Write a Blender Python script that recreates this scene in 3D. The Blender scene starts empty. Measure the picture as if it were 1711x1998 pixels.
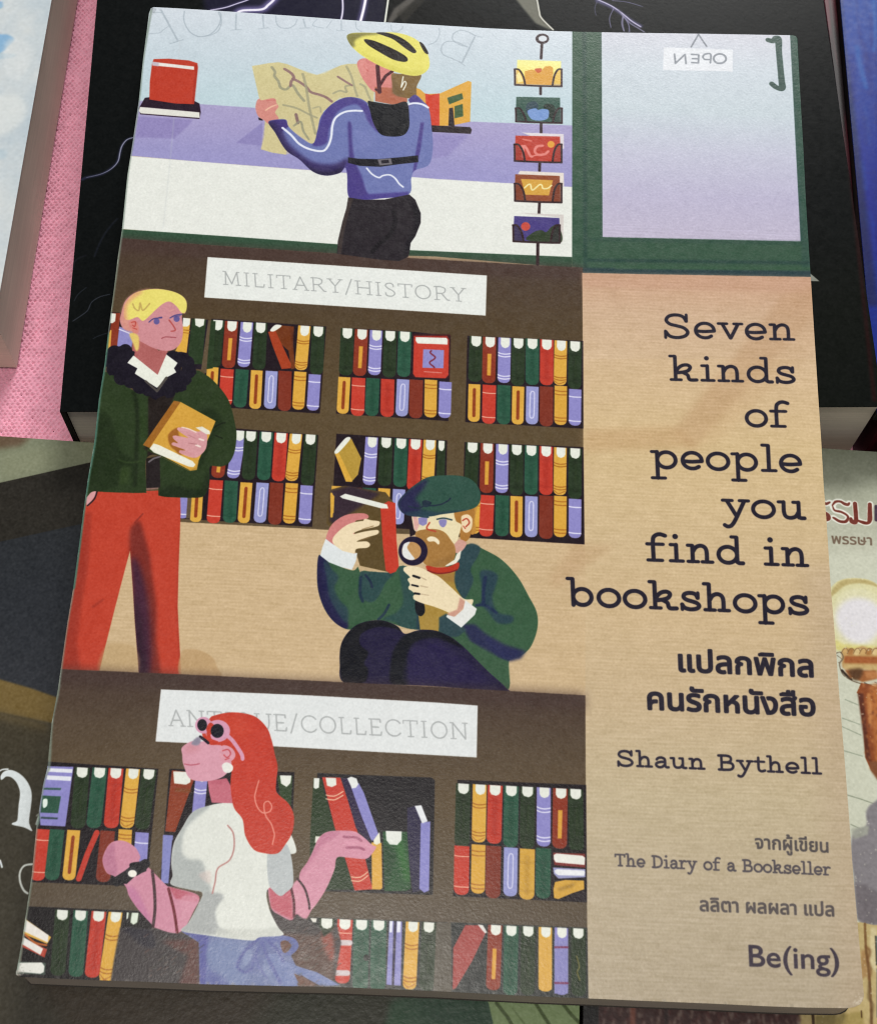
import bpy, bmesh, math, random
import numpy as np
from mathutils import Matrix, Vector

# ------------------------------------------------------------------ camera
PHOTO_W, PHOTO_H, FOCAL = 1711.0, 1998.0, 2600.0
CAM_LOC = np.array([-0.005075640837746476, -0.114391565686984, 0.23452878998320004])
CAM_ROT = np.array([[0.99914084, -0.04071285, -0.00774914],
                    [0.03329393, 0.89985314, -0.43492049],
                    [0.02467994, 0.43428883, 0.90043551]])
scene = bpy.context.scene
COL = scene.collection
cam_data = bpy.data.cameras.new("camera")
cam_data.sensor_fit = 'HORIZONTAL'
cam_data.sensor_width = 36.0
cam_data.lens = 36.0 * FOCAL / PHOTO_W
cam_data.clip_start = 0.005
cam_data.clip_end = 20.0
cam = bpy.data.objects.new("camera", cam_data)
COL.objects.link(cam)
mw = Matrix([list(CAM_ROT[i]) + [CAM_LOC[i]] for i in range(3)] + [[0, 0, 0, 1]])
cam.matrix_world = mw
cam_data.dof.use_dof = True
cam_data.dof.focus_distance = 0.245
cam_data.dof.aperture_fstop = 64.0
scene.camera = cam
scene.cycles.filter_width = 1.15

# ------------------------------------------------------------------ light
world = bpy.data.worlds.new("World")
scene.world = world
world.use_nodes = True
bg = world.node_tree.nodes['Background']
bg.inputs[0].default_value = (0.94, 0.96, 1.0, 1)
bg.inputs[1].default_value = 0.255


def area_lamp(name, loc, target, size, size_y, power, color):
    d = bpy.data.lights.new(name, 'AREA')
    d.shape = 'RECTANGLE'
    d.size, d.size_y, d.energy, d.color = size, size_y, power, color
    o = bpy.data.objects.new(name, d)
    COL.objects.link(o)
    o.location = loc
    o.rotation_euler = (Vector(target) - Vector(loc)).to_track_quat('-Z', 'Y').to_euler()
    return o


area_lamp("ceiling_lamp", (0.35, 1.85, 1.60), (0, 0, 0), 0.8, 0.5, 48.5, (1.0, 0.985, 0.96))
area_lamp("ceiling_lamp", (-0.08, -0.37, 1.95), (0, -0.08, 0), 0.42, 0.26, 13.0, (1.0, 0.95, 0.88))

vs = scene.view_settings
scene.display_settings.display_device = 'sRGB'
vs.view_transform = 'Standard'
vs.look = 'None'
vs.exposure = 0.0
vs.gamma = 1.0
vs.use_curve_mapping = False
scene.render.film_transparent = False

# ------------------------------------------------------------------ geometry of the picture
TH = math.radians(5.3)
MAIN_W, MAIN_H = 0.130, 0.18382
MAIN_OFF = np.array([-0.065, -0.09190953, 0.0195])
MAIN_N = np.array([0.0, -math.sin(TH), math.cos(TH)])


def at(px, py, z=None, o=None, n=None):
    """the point of the place seen at photograph pixel (px, py), on the level z, the plane (o, n) or the top book's cover plane"""
    px, py = np.asarray(px, float), np.asarray(py, float)
    d = np.stack([(px - PHOTO_W / 2) / FOCAL, -(py - PHOTO_H / 2) / FOCAL, -np.ones_like(px)], -1) @ CAM_ROT.T
    if o is not None:
        k = ((o - CAM_LOC) @ n) / (d @ n)
    elif z is None:
        k = ((MAIN_OFF - CAM_LOC) @ MAIN_N) / (d @ MAIN_N)
    else:
        k = (z - CAM_LOC[2]) / d[..., 2]
    return CAM_LOC + d * k[..., None]


# ------------------------------------------------------------------ a small printing press: rasters flat print into an image
def hexc(s):
    return np.array([int(s[i:i + 2], 16) for i in (0, 2, 4)], np.float32) / 255.0


def catmull(p, closed, n=7):
    p = np.asarray(p, float)
    m = len(p)
    if m < 3:
        return p
    out = []
    t = np.linspace(0, 1, n, endpoint=False)[:, None]
    rng = range(m) if closed else range(m - 1)
    for i in rng:
        if closed:
            a, b, c, d = p[(i - 1) % m], p[i], p[(i + 1) % m], p[(i + 2) % m]
        else:
            a, b, c, d = p[max(i - 1, 0)], p[i], p[i + 1], p[min(i + 2, m - 1)]
        out.append(0.5 * ((2 * b) + (-a + c) * t + (2 * a - 5 * b + 4 * c - d) * t ** 2 + (-a + 3 * b - 3 * c + d) * t ** 3))
    if not closed:
        out.append(p[-1:])
    return np.concatenate(out)


def raster(contours, W, H):
    """nonzero-winding coverage of closed contours -> (x0, y0, mask)"""
    E = []
    for c in contours:
        c = np.asarray(c, float)
        E.append(np.concatenate([c, np.roll(c, -1, 0)], 1))
    E = np.concatenate(E)
    x0 = max(int(math.floor(min(E[:, 0].min(), E[:, 2].min()))), 0)
    x1 = min(int(math.ceil(max(E[:, 0].max(), E[:, 2].max()))) + 1, W)
    y0 = max(int(math.floor(min(E[:, 1].min(), E[:, 3].min()))), 0)
    y1 = min(int(math.ceil(max(E[:, 1].max(), E[:, 3].max()))) + 1, H)
    if x1 <= x0 or y1 <= y0:
        return None
    w, h = x1 - x0, y1 - y0
    sub = 4 if h < 260 else 2
    m = np.zeros((h, w), np.float32)
    E = E[E[:, 1] != E[:, 3]]
    ylo, yhi = np.minimum(E[:, 1], E[:, 3]), np.maximum(E[:, 1], E[:, 3])
    sl = (E[:, 2] - E[:, 0]) / (E[:, 3] - E[:, 1])
    sg = np.where(E[:, 3] > E[:, 1], 1, -1)
    for k in range(h * sub):
        y = y0 + (k + 0.5) / sub
        i = (ylo <= y) & (yhi > y)
        if not i.any():
            continue
        xs = E[i, 0] + (y - E[i, 1]) * sl[i]
        s = sg[i]
        o = np.argsort(xs)
        wn = 0
        row = m[k // sub]
        for j in o:
            nw = wn + s[j]
            if wn == 0:
                a = xs[j]
            elif nw == 0:
                aa, bb = max(a - x0, 0.0), min(xs[j] - x0, float(w))
                if bb > aa:
                    ia, ib = int(aa), min(int(bb), w - 1)
                    if ia == ib:
                        row[ia] += bb - aa
                    else:
                        row[ia] += ia + 1 - aa
                        if ib > ia + 1:
                            row[ia + 1:ib] += 1
                        row[ib] += bb - ib
            wn = nw
    return x0, y0, np.clip(m / sub, 0, 1)


def boxblur(a, r):
    if r < 0.5:
        return a
    n = int(round(r))
    for ax in (0, 1):
        for _ in range(2):
            p = np.pad(a, [(n + 1, n) if k == ax else (0, 0) for k in (0, 1)], mode='edge')
            c = np.cumsum(p, ax, dtype=np.float64)
            k = 2 * n + 1
            a = ((c[k:] - c[:-k]) if ax == 0 else (c[:, k:] - c[:, :-k])) / k
    return a.astype(np.float32)


class Press:
    def __init__(self, W, H, to_tex, base):
        self.W, self.H, self.to_tex = W, H, to_tex
        self.img = np.empty((H, W, 3), np.float32)
        self.img[:] = hexc(base)
        self.f = (0.0, 0.0, 1.0)
        self.rng = np.random.default_rng(7)
        self.grain = None

    def fr(self, x, y, s):
        self.f = (x, y, s)

    def pts(self, p):
        if isinstance(p, str):
            p = [[float(v) for v in q.split(',')] for q in p.split()]
        p = np.asarray(p, float)
        return np.stack([self.f[0] + p[:, 0] / self.f[2], self.f[1] + p[:, 1] / self.f[2]], 1)

    def tex(self, p):
        return self.to_tex(p)

    def unit(self):
        q = self.to_tex(np.array([[self.f[0] + 200, self.f[1] + 200], [self.f[0] + 201, self.f[1] + 200]]))
        return float(np.hypot(*(q[1] - q[0]))) / self.f[2]

    def put(self, mk, col, a=1.0, b=0.0, clip=None, spray=0.0):
        if mk is None:
            return None
        x0, y0, m = mk
        if b > 0:
            r = b * self.unit() * 0.6
            n = int(r * 2.2) + 2
            X0, Y0 = max(x0 - n, 0), max(y0 - n, 0)
            X1, Y1 = min(x0 + m.shape[1] + n, self.W), min(y0 + m.shape[0] + n, self.H)
            M = np.zeros((Y1 - Y0, X1 - X0), np.float32)
            M[y0 - Y0:y0 - Y0 + m.shape[0], x0 - X0:x0 - X0 + m.shape[1]] = m
            x0, y0, m = X0, Y0, boxblur(M, r)
            if spray:
                g = self.rng.random(m.shape, dtype=np.float32)
                m = np.clip(m + (boxblur(g, 0.6) - 0.5) * spray * 4 * m * (1 - m), 0, 1)
        if clip is not None:
            cx, cy, cm = clip
            M = np.zeros_like(m)
            ax0, ay0 = max(x0, cx), max(y0, cy)
            ax1, ay1 = min(x0 + m.shape[1], cx + cm.shape[1]), min(y0 + m.shape[0], cy + cm.shape[0])
            if ax1 <= ax0 or ay1 <= ay0:
                return None
            M[ay0 - y0:ay1 - y0, ax0 - x0:ax1 - x0] = cm[ay0 - cy:ay1 - cy, ax0 - cx:ax1 - cx]
            m = m * M
        if isinstance(col, str):
            col = hexc(col)
        v = self.img[y0:y0 + m.shape[0], x0:x0 + m.shape[1]]
        v += (col - v) * (m * a)[..., None]
        return x0, y0, m

    def P(self, p, col, s=0, **k):
        q = self.pts(p)
        if s:
            q = catmull(q, True)
        return self.put(raster([self.tex(q)], self.W, self.H), col, **k)

    def S(self, p, col, **k):
        return self.P(p, col, 1, **k)

    def ribbon(self, q, w):
        """outline of a round-ended stroke in texture pixels; w in photograph pixels"""
        q = self.tex(q)
        u = self.unit() * self.f[2]
        r = np.broadcast_to(np.asarray(w, float) * u / 2, (len(q),))
        out = []
        for i in range(len(q) - 1):
            d = q[i + 1] - q[i]
            L = np.hypot(*d)
            if L < 1e-6:
                continue
            n = np.array([-d[1], d[0]]) / L
            out.append(np.array([q[i] + n * r[i], q[i + 1] + n * r[i + 1], q[i + 1] - n * r[i + 1], q[i] - n * r[i]]))
        for i in range(len(q)):
            a = np.linspace(0, 2 * np.pi, 9 if r[i] < 4 else 15)[:-1]
            out.append(np.stack([q[i][0] + np.cos(a) * r[i], q[i][1] - np.sin(a) * r[i]], 1))
        fix = []
        for c in out:
            A = np.sum(c[:, 0] * np.roll(c[:, 1], -1) - np.roll(c[:, 0], -1) * c[:, 1])
            fix.append(c if A > 0 else c[::-1])
        return fix

    def L(self, p, w, col, s=1, taper=None, **k):
        q = self.pts(p)
        if s and len(q) > 2:
            q = catmull(q, False, 6)
        ww = w / self.f[2]
        if taper:
            ww = ww * np.interp(np.linspace(0, 1, len(q)), np.linspace(0, 1, len(taper)), taper)
        return self.put(raster(self.ribbon(q, ww), self.W, self.H), col, **k)

    def O(self, cx, cy, rx, ry, col, **k):
        a = np.linspace(0, 2 * np.pi, 40)[:-1]
        return self.P(np.stack([cx + rx * np.cos(a), cy + ry * np.sin(a)], 1), col, **k)

    def G(self, p, c0, c1, axis='y', s=0, **k):
        """a printed gradient from c0 to c1 across the shape (top to bottom or left to right)"""
        q = self.pts(p)
        if s:
            q = catmull(q, True)
        mk = raster([self.tex(q)], self.W, self.H)
        if mk is None:
            return None
        x0, y0, m = mk
        n = m.shape[0] if axis == 'y' else m.shape[1]
        cs = [hexc(c) for c in ([c0] + (list(c1) if isinstance(c1, (list, tuple)) else [c1]))]
        t = np.linspace(0, len(cs) - 1, n)
        g = np.stack([np.interp(t, range(len(cs)), [c[j] for c in cs]) for j in range(3)], -1).astype(np.float32)
        g = g[:, None, :] if axis == 'y' else g[None, :, :]
        return self.put(mk, np.broadcast_to(g, m.shape + (3,)), **k)

    # ---- lettering
    def strokes(self, word, p0, p1, xh, wt, col, font, up=(-0.045, -1.0), ser=None, gap=0.0, capscale=1.0, **k):
        """stroke-built letters set between photograph pixels p0 and p1 on the baseline"""
        adv, items = 0.0, []
        for ch in word:
            if ch == ' ':
                adv += 0.75 + gap
                continue
            a, st = font[ch]
            items.append((adv, st))
            adv += a + gap
        adv -= gap
        p0, p1, up = np.array(p0, float), np.array(p1, float), np.array(up, float)
        ser = ser if ser is not None else wt * 0.8
        keep = self.f
        self.f = (0.0, 0.0, 1.0)
        cs = []
        for off, st in items:
            for kind, pp in st:
                pp = np.asarray(pp, float)
                if kind == 'c':
                    pp = catmull(pp, False, 6)
                elif kind == 'o':
                    pp = catmull(pp, True, 6)
                    pp = np.concatenate([pp, pp[:1]])
                q = p0 + (p1 - p0) * ((off + pp[:, :1]) / adv) + up * (pp[:, 1:2] * xh)
                w = (ser if kind == 's' else wt) * xh
                if kind == 'd':
                    w = wt * xh * 1.35
                    q = np.concatenate([q, q + 0.01])
                cs += self.ribbon(q, w)
        r = self.put(raster(cs, self.W, self.H), col, **k)
        self.f = keep
        return r

    def letters(self, word, p0, p1, height, ref, col, bold=0.0, up=(-0.045, -1.0), halo=None, **k):
        """letters of Blender's built-in font, fitted between p0 and p1 on the baseline, ref's height = height"""
        loops = font_loops(word)
        rl = np.concatenate(font_loops(ref))
        al = np.concatenate(loops)
        hx0, hx1 = al[:, 0].min(), al[:, 0].max()
        sy = height / rl[:, 1].max()
        p0, p1, up = np.array(p0, float), np.array(p1, float), np.array(up, float)
        cs = [self.tex(p0 + (p1 - p0) * ((c[:, :1] - hx0) / (hx1 - hx0)) + up * (c[:, 1:2] * sy)) for c in loops]
        keep = self.f
        self.f = (0.0, 0.0, 1.0)
        if halo:
            ex = []
            for c in cs:
                ex += outline(c, halo[0] * self.unit())
            self.put(raster(ex, self.W, self.H), halo[1], b=1.5)
        A = sum(np.sum(c[:, 0] * np.roll(c[:, 1], -1) - np.roll(c[:, 0], -1) * c[:, 1]) for c in cs)
        if A < 0:
            cs = [c[::-1] for c in cs]
        body = list(cs)
        if bold:
            for c in cs:
                body += outline(c, bold * self.unit())
        r = self.put(raster(body, self.W, self.H), col, **k)
        self.f = keep
        return r

    def image(self, name):
        im = bpy.data.images.new(name, self.W, self.H, alpha=False)
        a = np.ones((self.H, self.W, 4), np.float32)
        a[..., :3] = np.clip(self.img[::-1], 0, 1)
        im.pixels.foreach_set(a.ravel())
        im.update()
        im.pack()
        return im


def outline(c, w):
    """thickening of a closed contour: a ring of small quads and dots along its line"""
    out = []
    r = w / 2
    for i in range(len(c)):
        a, b = c[i], c[(i + 1) % len(c)]
        d = b - a
        L = np.hypot(*d)
        if L < 1e-6:
            continue
        n = np.array([-d[1], d[0]]) / L * r
        e = d / L * r * 0.4
        q = np.array([a + n - e, b + n + e, b - n + e, a - n - e])
        A = np.sum(q[:, 0] * np.roll(q[:, 1], -1) - np.roll(q[:, 0], -1) * q[:, 1])
        out.append(q if A > 0 else q[::-1])
    return out


_FONT = {}


def font_loops(word):
    if word in _FONT:
        return _FONT[word]
    cu = bpy.data.curves.new("lettering", 'FONT')
    cu.body = word
    cu.fill_mode = 'NONE'
    cu.resolution_u = 4
    o = bpy.data.objects.new("lettering", cu)
    COL.objects.link(o)
    dg = bpy.context.evaluated_depsgraph_get()
    me = o.evaluated_get(dg).to_mesh()
    co = np.array([v.co[:2] for v in me.vertices])
    ed = {}
    for e in me.edges:
        a, b = e.vertices
        ed.setdefault(a, []).append(b)
        ed.setdefault(b, []).append(a)
    seen, loops = set(), []
    for s in range(len(co)):
        if s in seen or s not in ed:
            continue
        lp, cur = [s], s
        seen.add(s)
        while True:
            nx = [v for v in ed[cur] if v not in seen]
            if not nx:
                break
            cur = (cur + 1) if (cur + 1) in nx else nx[0]
            seen.add(cur)
            lp.append(cur)
        if len(lp) > 2:
            loops.append(co[lp])
    bpy.data.objects.remove(o)
    bpy.data.curves.remove(cu)
    _FONT[word] = loops
    return loops


def arc(cx, cy, rx, ry, a0, a1, n=14):
    t = np.radians(np.linspace(a0, a1, n))
    return [(cx + rx * math.cos(v), cy + ry * math.sin(v)) for v in t]


# slab-serif lower case (x-height 1): 'l' line, 'c' curve, 's' serif, 'd' dot
SLAB = {
    'n': (1.32, [('l', [(.3, .08), (.3, .9)]), ('s', [(.08, .07), (.55, .07)]), ('s', [(.08, .92), (.3, .92)]),
                 ('c', [(.32, .6), (.45, .82), (.66, .92), (.86, .84), (.94, .6), (.94, .08)]), ('s', [(.72, .07), (1.2, .07)])]),
    'h': (1.32, [('l', [(.3, .08), (.3, 1.42)]), ('s', [(.08, .07), (.55, .07)]), ('s', [(.06, 1.44), (.3, 1.44)]),
                 ('c', [(.32, .6), (.45, .82), (.66, .92), (.86, .84), (.94, .6), (.94, .08)]), ('s', [(.72, .07), (1.2, .07)])]),
    'u': (1.34, [('c', [(.3, .92), (.3, .4), (.38, .15), (.58, .07), (.82, .15), (.95, .38)]), ('s', [(.06, .92), (.3, .92)]),
                 ('l', [(.97, .92), (.97, .1)]), ('s', [(.72, .92), (.97, .92)]), ('c', [(.97, .2), (1.03, .08), (1.22, .07)])]),
    'i': (.78, [('l', [(.38, .08), (.38, .92)]), ('s', [(.12, .92), (.38, .92)]), ('s', [(.1, .07), (.68, .07)]), ('d', [(.36, 1.36)])]),
    'l': (.78, [('l', [(.38, .08), (.38, 1.42)]), ('s', [(.1, 1.44), (.38, 1.44)]), ('s', [(.08, .07), (.7, .07)])]),
    'k': (1.38, [('l', [(.3, .08), (.3, 1.42)]), ('s', [(.06, 1.44), (.3, 1.44)]), ('s', [(.08, .07), (.56, .07)]),
                 ('c', [(.32, .48), (.42, .72), (.62, .9), (.86, .94), (1.0, .82), (.9, .62), (.66, .52), (.34, .47)]),
                 ('c', [(.64, .5), (.86, .36), (.92, .14), (1.02, .07), (1.28, .08)])]),
    'd': (1.3, [('o', arc(.54, .49, .42, .42, 0, 338)), ('l', [(.96, .12), (.96, 1.42)]), ('s', [(.72, 1.44), (.96, 1.44)]),
                ('c', [(.96, .2), (1.02, .08), (1.22, .07)])]),
    'b': (1.28, [('l', [(.26, .06), (.26, 1.42)]), ('s', [(.02, 1.44), (.26, 1.44)]), ('o', arc(.68, .49, .42, .42, 0, 338))]),
    'p': (1.28, [('l', [(.28, -.5), (.28, .92)]), ('s', [(.03, .92), (.28, .92)]), ('s', [(.02, -.5), (.62, -.5)]),
                 ('o', arc(.7, .49, .42, .42, 0, 338))]),
    'o': (1.16, [('o', arc(.58, .49, .47, .43, 0, 338))]),
    'e': (1.12, [('c', arc(.56, .49, .44, .43, 0, 312)), ('c', [(.14, .46), (.5, .43), (1.0, .47)])]),
    'v': (1.22, [('l', [(.24, .9), (.6, .08)]), ('l', [(.98, .9), (.62, .08)]), ('s', [(.04, .92), (.46, .92)]), ('s', [(.78, .92), (1.18, .92)])]),
    'y': (1.26, [('l', [(.24, .9), (.66, .06)]), ('c', [(1.02, .9), (.62, -.06), (.42, -.42), (.24, -.5), (.1, -.42)]),
                 ('s', [(.04, .92), (.48, .92)]), ('s', [(.8, .92), (1.22, .92)])]),
    's': (1.04, [('c', [(.84, .68), (.74, .87), (.5, .93), (.26, .86), (.2, .7), (.32, .57), (.56, .49), (.8, .4), (.9, .25), (.78, .11), (.5, .06), (.24, .13), (.12, .3)]),
                 ('s', [(.86, .94), (.86, .66)]), ('s', [(.12, .04), (.12, .32)])]),
    'f': (.98, [('c', [(.36, .08), (.36, 1.1), (.46, 1.36), (.68, 1.45), (.92, 1.38)]), ('s', [(.08, .92), (.82, .92)]), ('s', [(.1, .07), (.76, .07)])]),
    't': (.9, [('c', [(.34, 1.28), (.34, .34), (.42, .12), (.6, .06), (.82, .14)]), ('s', [(.06, .92), (.78, .92)])]),
    'a': (1.14, [('c', [(.2, .74), (.32, .88), (.56, .93), (.78, .82), (.83, .6), (.83, .2), (.92, .07), (1.08, .07)]),
                 ('c', [(.82, .54), (.5, .53), (.2, .42), (.15, .22), (.32, .06), (.58, .08), (.82, .3)])]),
    'r': (.98, [('l', [(.3, .08), (.3, .92)]), ('s', [(.06, .92), (.3, .92)]), ('s', [(.08, .07), (.64, .07)]), ('c', [(.32, .58), (.46, .82), (.68, .93), (.9, .86)])]),
    'S': (1.42, [('c', [(1.14, 1.02), (1.0, 1.28), (.68, 1.38), (.34, 1.3), (.2, 1.06), (.36, .84), (.68, .74), (1.02, .62), (1.2, .38), (1.06, .14), (.7, .04), (.34, .12), (.16, .38)]),
                 ('s', [(1.16, 1.4), (1.16, 1.0)]), ('s', [(.14, .02), (.14, .42)])]),
    'B': (1.4, [('l', [(.32, .08), (.32, 1.32)]), ('c', [(.1, 1.33), (.7, 1.34), (1.0, 1.22), (1.02, .92), (.8, .75), (.32, .73)]),
                ('c', [(.7, .74), (1.1, .64), (1.2, .36), (1.04, .12), (.7, .06), (.1, .06)])]),
    'T': (1.35, [('l', [(.66, .08), (.66, 1.32)]), ('s', [(.06, 1.33), (1.26, 1.33)]), ('s', [(.08, 1.1), (.08, 1.33)]), ('s', [(1.24, 1.1), (1.24, 1.33)]), ('s', [(.42, .07), (.9, .07)])]),
    'D': (1.45, [('l', [(.32, .08), (.32, 1.32)]), ('c', [(.1, 1.33), (.6, 1.33), (1.1, 1.16), (1.28, .7), (1.1, .24), (.6, .06), (.1, .06)])]),
}
# thin serif capitals (cap height 1)
CAPS = {
    'M': (1.15, [('l', [(.2, .03), (.22, .97), (.56, .1), (.9, .97), (.96, .03)]), ('s', [(.06, .03), (.34, .03)]), ('s', [(.82, .03), (1.1, .03)]), ('s', [(.08, .97), (.22, .97)]), ('s', [(.9, .97), (1.04, .97)])]),
    'I': (.52, [('l', [(.26, .03), (.26, .97)]), ('s', [(.12, .03), (.4, .03)]), ('s', [(.12, .97), (.4, .97)])]),
    'L': (.8, [('l', [(.2, .97), (.2, .03), (.68, .03), (.72, .22)]), ('s', [(.08, .97), (.34, .97)])]),
    'T': (.92, [('l', [(.46, .03), (.46, .97)]), ('s', [(.06, .97), (.86, .97)]), ('s', [(.06, .8), (.06, .97)]), ('s', [(.86, .8), (.86, .97)]), ('s', [(.3, .03), (.62, .03)])]),
    'A': (.98, [('l', [(.12, .03), (.48, .97), (.86, .03)]), ('l', [(.26, .36), (.72, .36)]), ('s', [(.02, .03), (.26, .03)]), ('s', [(.72, .03), (.98, .03)])]),
    'R': (.98, [('l', [(.22, .03), (.22, .97)]), ('c', [(.1, .97), (.5, .97), (.72, .86), (.7, .62), (.5, .5), (.22, .5)]), ('l', [(.5, .5), (.84, .04), (.96, .04)]), ('s', [(.08, .03), (.38, .03)])]),
    'Y': (.96, [('l', [(.14, .97), (.48, .48), (.82, .97)]), ('l', [(.48, .48), (.48, .03)]), ('s', [(.02, .97), (.28, .97)]), ('s', [(.68, .97), (.94, .97)]), ('s', [(.32, .03), (.64, .03)])]),
    '/': (.56, [('l', [(.08, -.08), (.46, 1.06)])]),
    'H': (1.1, [('l', [(.2, .03), (.2, .97)]), ('l', [(.9, .03), (.9, .97)]), ('l', [(.2, .5), (.9, .5)]), ('s', [(.06, .03), (.36, .03)]), ('s', [(.06, .97), (.36, .97)]), ('s', [(.74, .03), (1.04, .03)]), ('s', [(.74, .97), (1.04, .97)])]),
    'S': (.78, [('c', [(.6, .74), (.56, .9), (.38, .97), (.18, .9), (.14, .74), (.3, .58), (.54, .44), (.66, .26), (.56, .09), (.36, .03), (.18, .08), (.12, .26)])]),
    'O': (1.08, [('o', arc(.54, .5, .44, .48, 0, 338))]),
    'N': (1.12, [('l', [(.2, .03), (.2, .97), (.9, .03), (.9, .97)]), ('s', [(.06, .03), (.36, .03)]), ('s', [(.06, .97), (.22, .97)]), ('s', [(.76, .97), (1.04, .97)])]),
    'Q': (1.08, [('o', arc(.54, .5, .44, .48, 0, 338)), ('l', [(.56, .14), (.96, -.14)])]),
    'U': (1.06, [('c', [(.2, .97), (.2, .4), (.3, .1), (.54, .02), (.78, .1), (.88, .4), (.88, .97)]), ('s', [(.06, .97), (.34, .97)]), ('s', [(.74, .97), (1.02, .97)])]),
    'E': (.86, [('l', [(.72, .8), (.7, .97), (.2, .97), (.2, .03), (.72, .03), (.76, .22)]), ('l', [(.2, .5), (.6, .5)]), ('s', [(.06, .97), (.2, .97)]), ('s', [(.06, .03), (.2, .03)])]),
    'C': (1.0, [('c', arc(.56, .5, .46, .48, 38, 322))]),
}

# ------------------------------------------------------------------ print of the top book's cover
TEX_W = 1700
TEX_H = int(TEX_W * MAIN_H / MAIN_W)
CT, ST = math.cos(TH), math.sin(TH)


def main_uv(w):
    d = np.asarray(w) - MAIN_OFF
    return np.stack([d[..., 0], d[..., 1] * CT + d[..., 2] * ST], -1)


def main_tex(p):
    p = np.asarray(p, float)
    l = main_uv(at(p[:, 0], p[:, 1]))
    return np.stack([l[:, 0] / MAIN_W * TEX_W, (1 - l[:, 1] / MAIN_H) * TEX_H], 1)


K = 3.8022
K3 = 3.3483


def draw_spine(c, kind, xt, yt, xb, yb, w, tab=1, top=1):
    """one printed book spine: axis from (xt,yt) to (xb,yb), w wide, all in close-up units"""
    def q(u, v):
        return (xt + (xb - xt) * v + u * w, yt + (yb - yt) * v + u * w * 0.065)
    h = math.hypot(xb - xt, yb - yt)
    r = 0.35 * w / h
    body = [q(-.5, 0), q(.5, 0), q(.5, 1 - r), q(.42, 1 - .45 * r), q(.25, 1 - .1 * r), q(0, 1), q(-.25, 1 - .1 * r), q(-.42, 1 - .45 * r), q(-.5, 1 - r)]
    base = {'G': '25351f', 'T': '285440', 'R': '88331f', 'D': 'c23c2c', 'E': 'bd3a2a', 'Y': 'dba944', 'Z': 'd9a640', 'P': '8c88c6',
            'Q': '969acd', 'B': '7c301f', 'M': '8c88c6', 'O': 'd2a340'}[kind]
    m = c.P(body, base)
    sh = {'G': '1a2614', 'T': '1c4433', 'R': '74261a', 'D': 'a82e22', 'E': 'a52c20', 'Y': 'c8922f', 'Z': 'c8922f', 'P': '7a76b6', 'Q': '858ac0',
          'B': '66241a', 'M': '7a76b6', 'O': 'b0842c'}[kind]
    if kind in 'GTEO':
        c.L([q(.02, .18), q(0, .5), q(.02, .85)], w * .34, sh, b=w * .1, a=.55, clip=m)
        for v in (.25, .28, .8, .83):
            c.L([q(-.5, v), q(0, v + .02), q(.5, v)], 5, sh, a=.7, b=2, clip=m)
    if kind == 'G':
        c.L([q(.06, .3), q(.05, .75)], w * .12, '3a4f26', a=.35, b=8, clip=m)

    def bands(vs_, colr, wd=8, bow=.03):
        for v in vs_:
            c.L([q(-.5, v), q(-.25, v + bow * .8), q(.1, v + bow), q(.5, v + .01)], wd, colr, clip=m)
    if kind == 'Y':
        bands((.32, .375, .80, .855), 'a9681f')
        c.L([q(-.45, .9), q(-.1, .965), q(.4, .91)], 6, 'a9681f', clip=m)
    if kind == 'Z':
        bands((.12, .21, .80, .88), 'a9681f', 8, .02)
    if kind == 'P':
        bands((.33, .39, .82, .88), 'e2e2f6', 9)
    if kind == 'M':
        bands((.20, .86), 'e2e2f6', 9, .015)
    if kind == 'D':
        bands((.20, .82), 'f0b8a0', 7, .015)
    if kind == 'R':
        c.P([q(-.13, .36), q(.16, .36), q(.14, .83), q(-.13, .83)], 'd8a03c')
    if kind == 'Z' or kind == 'Y':
        pass
    if kind == 'K':
        pass
    if kind == 'Q':
        c.L([q(-.16, .2), q(-.05, .13), q(.14, .15), q(.17, .3), q(.15, .75), q(.03, .83), q(-.16, .8), q(-.18, .6), q(-.16, .2)], 7, 'dcdcf4', clip=m)
    if tab:
        t = min(0.28, 78.0 / h)
        u0, u1 = (-.36, .36) if kind not in 'YPR' else (-.3, .4)
        c.P([q(u0, 0), q(u1, 0), q(u1, t * .62), q(u1 - .1, t * .86), q(.06, t), q(u0 + .12, t * .9), q(u0, t * .62)], 'e6e9df')
    return m


def yellow_bar(c, xt, yt, xb, yb, w):
    m = draw_spine(c, 'Z' if 0 else 'O', xt, yt, xb, yb, w, 0)
    c.P([(xt - w / 2, yt), (xt + w / 2, yt), (xb + w / 2, yb + 5), (xb - w / 2, yb + 5)], 'dba944', clip=m)
    f = lambda v: (xt + (xb - xt) * v, yt + (yb - yt) * v)
    c.L([f(.14), f(.84)], w * .26, '8e3d17', s=0)


def row(c, spec, w):
    for kind, xt, yt, xb, yb in spec:
        (yellow_bar(c, xt, yt, xb, yb, w * .9) if kind == 'V' else draw_spine(c, kind, xt, yt, xb, yb, w * (.97 if kind in 'YZPQM' else 1.03), 0 if len(spec) < 0 else 1))


def row0(c, spec, w):
    for kind, xt, yt, xb, yb in spec:
        (yellow_bar(c, xt, yt, xb, yb, w * .93) if kind == 'V' else draw_spine(c, kind, xt, yt, xb, yb, w * (.97 if kind in 'YZPQM' else 1.05), 0))


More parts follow.
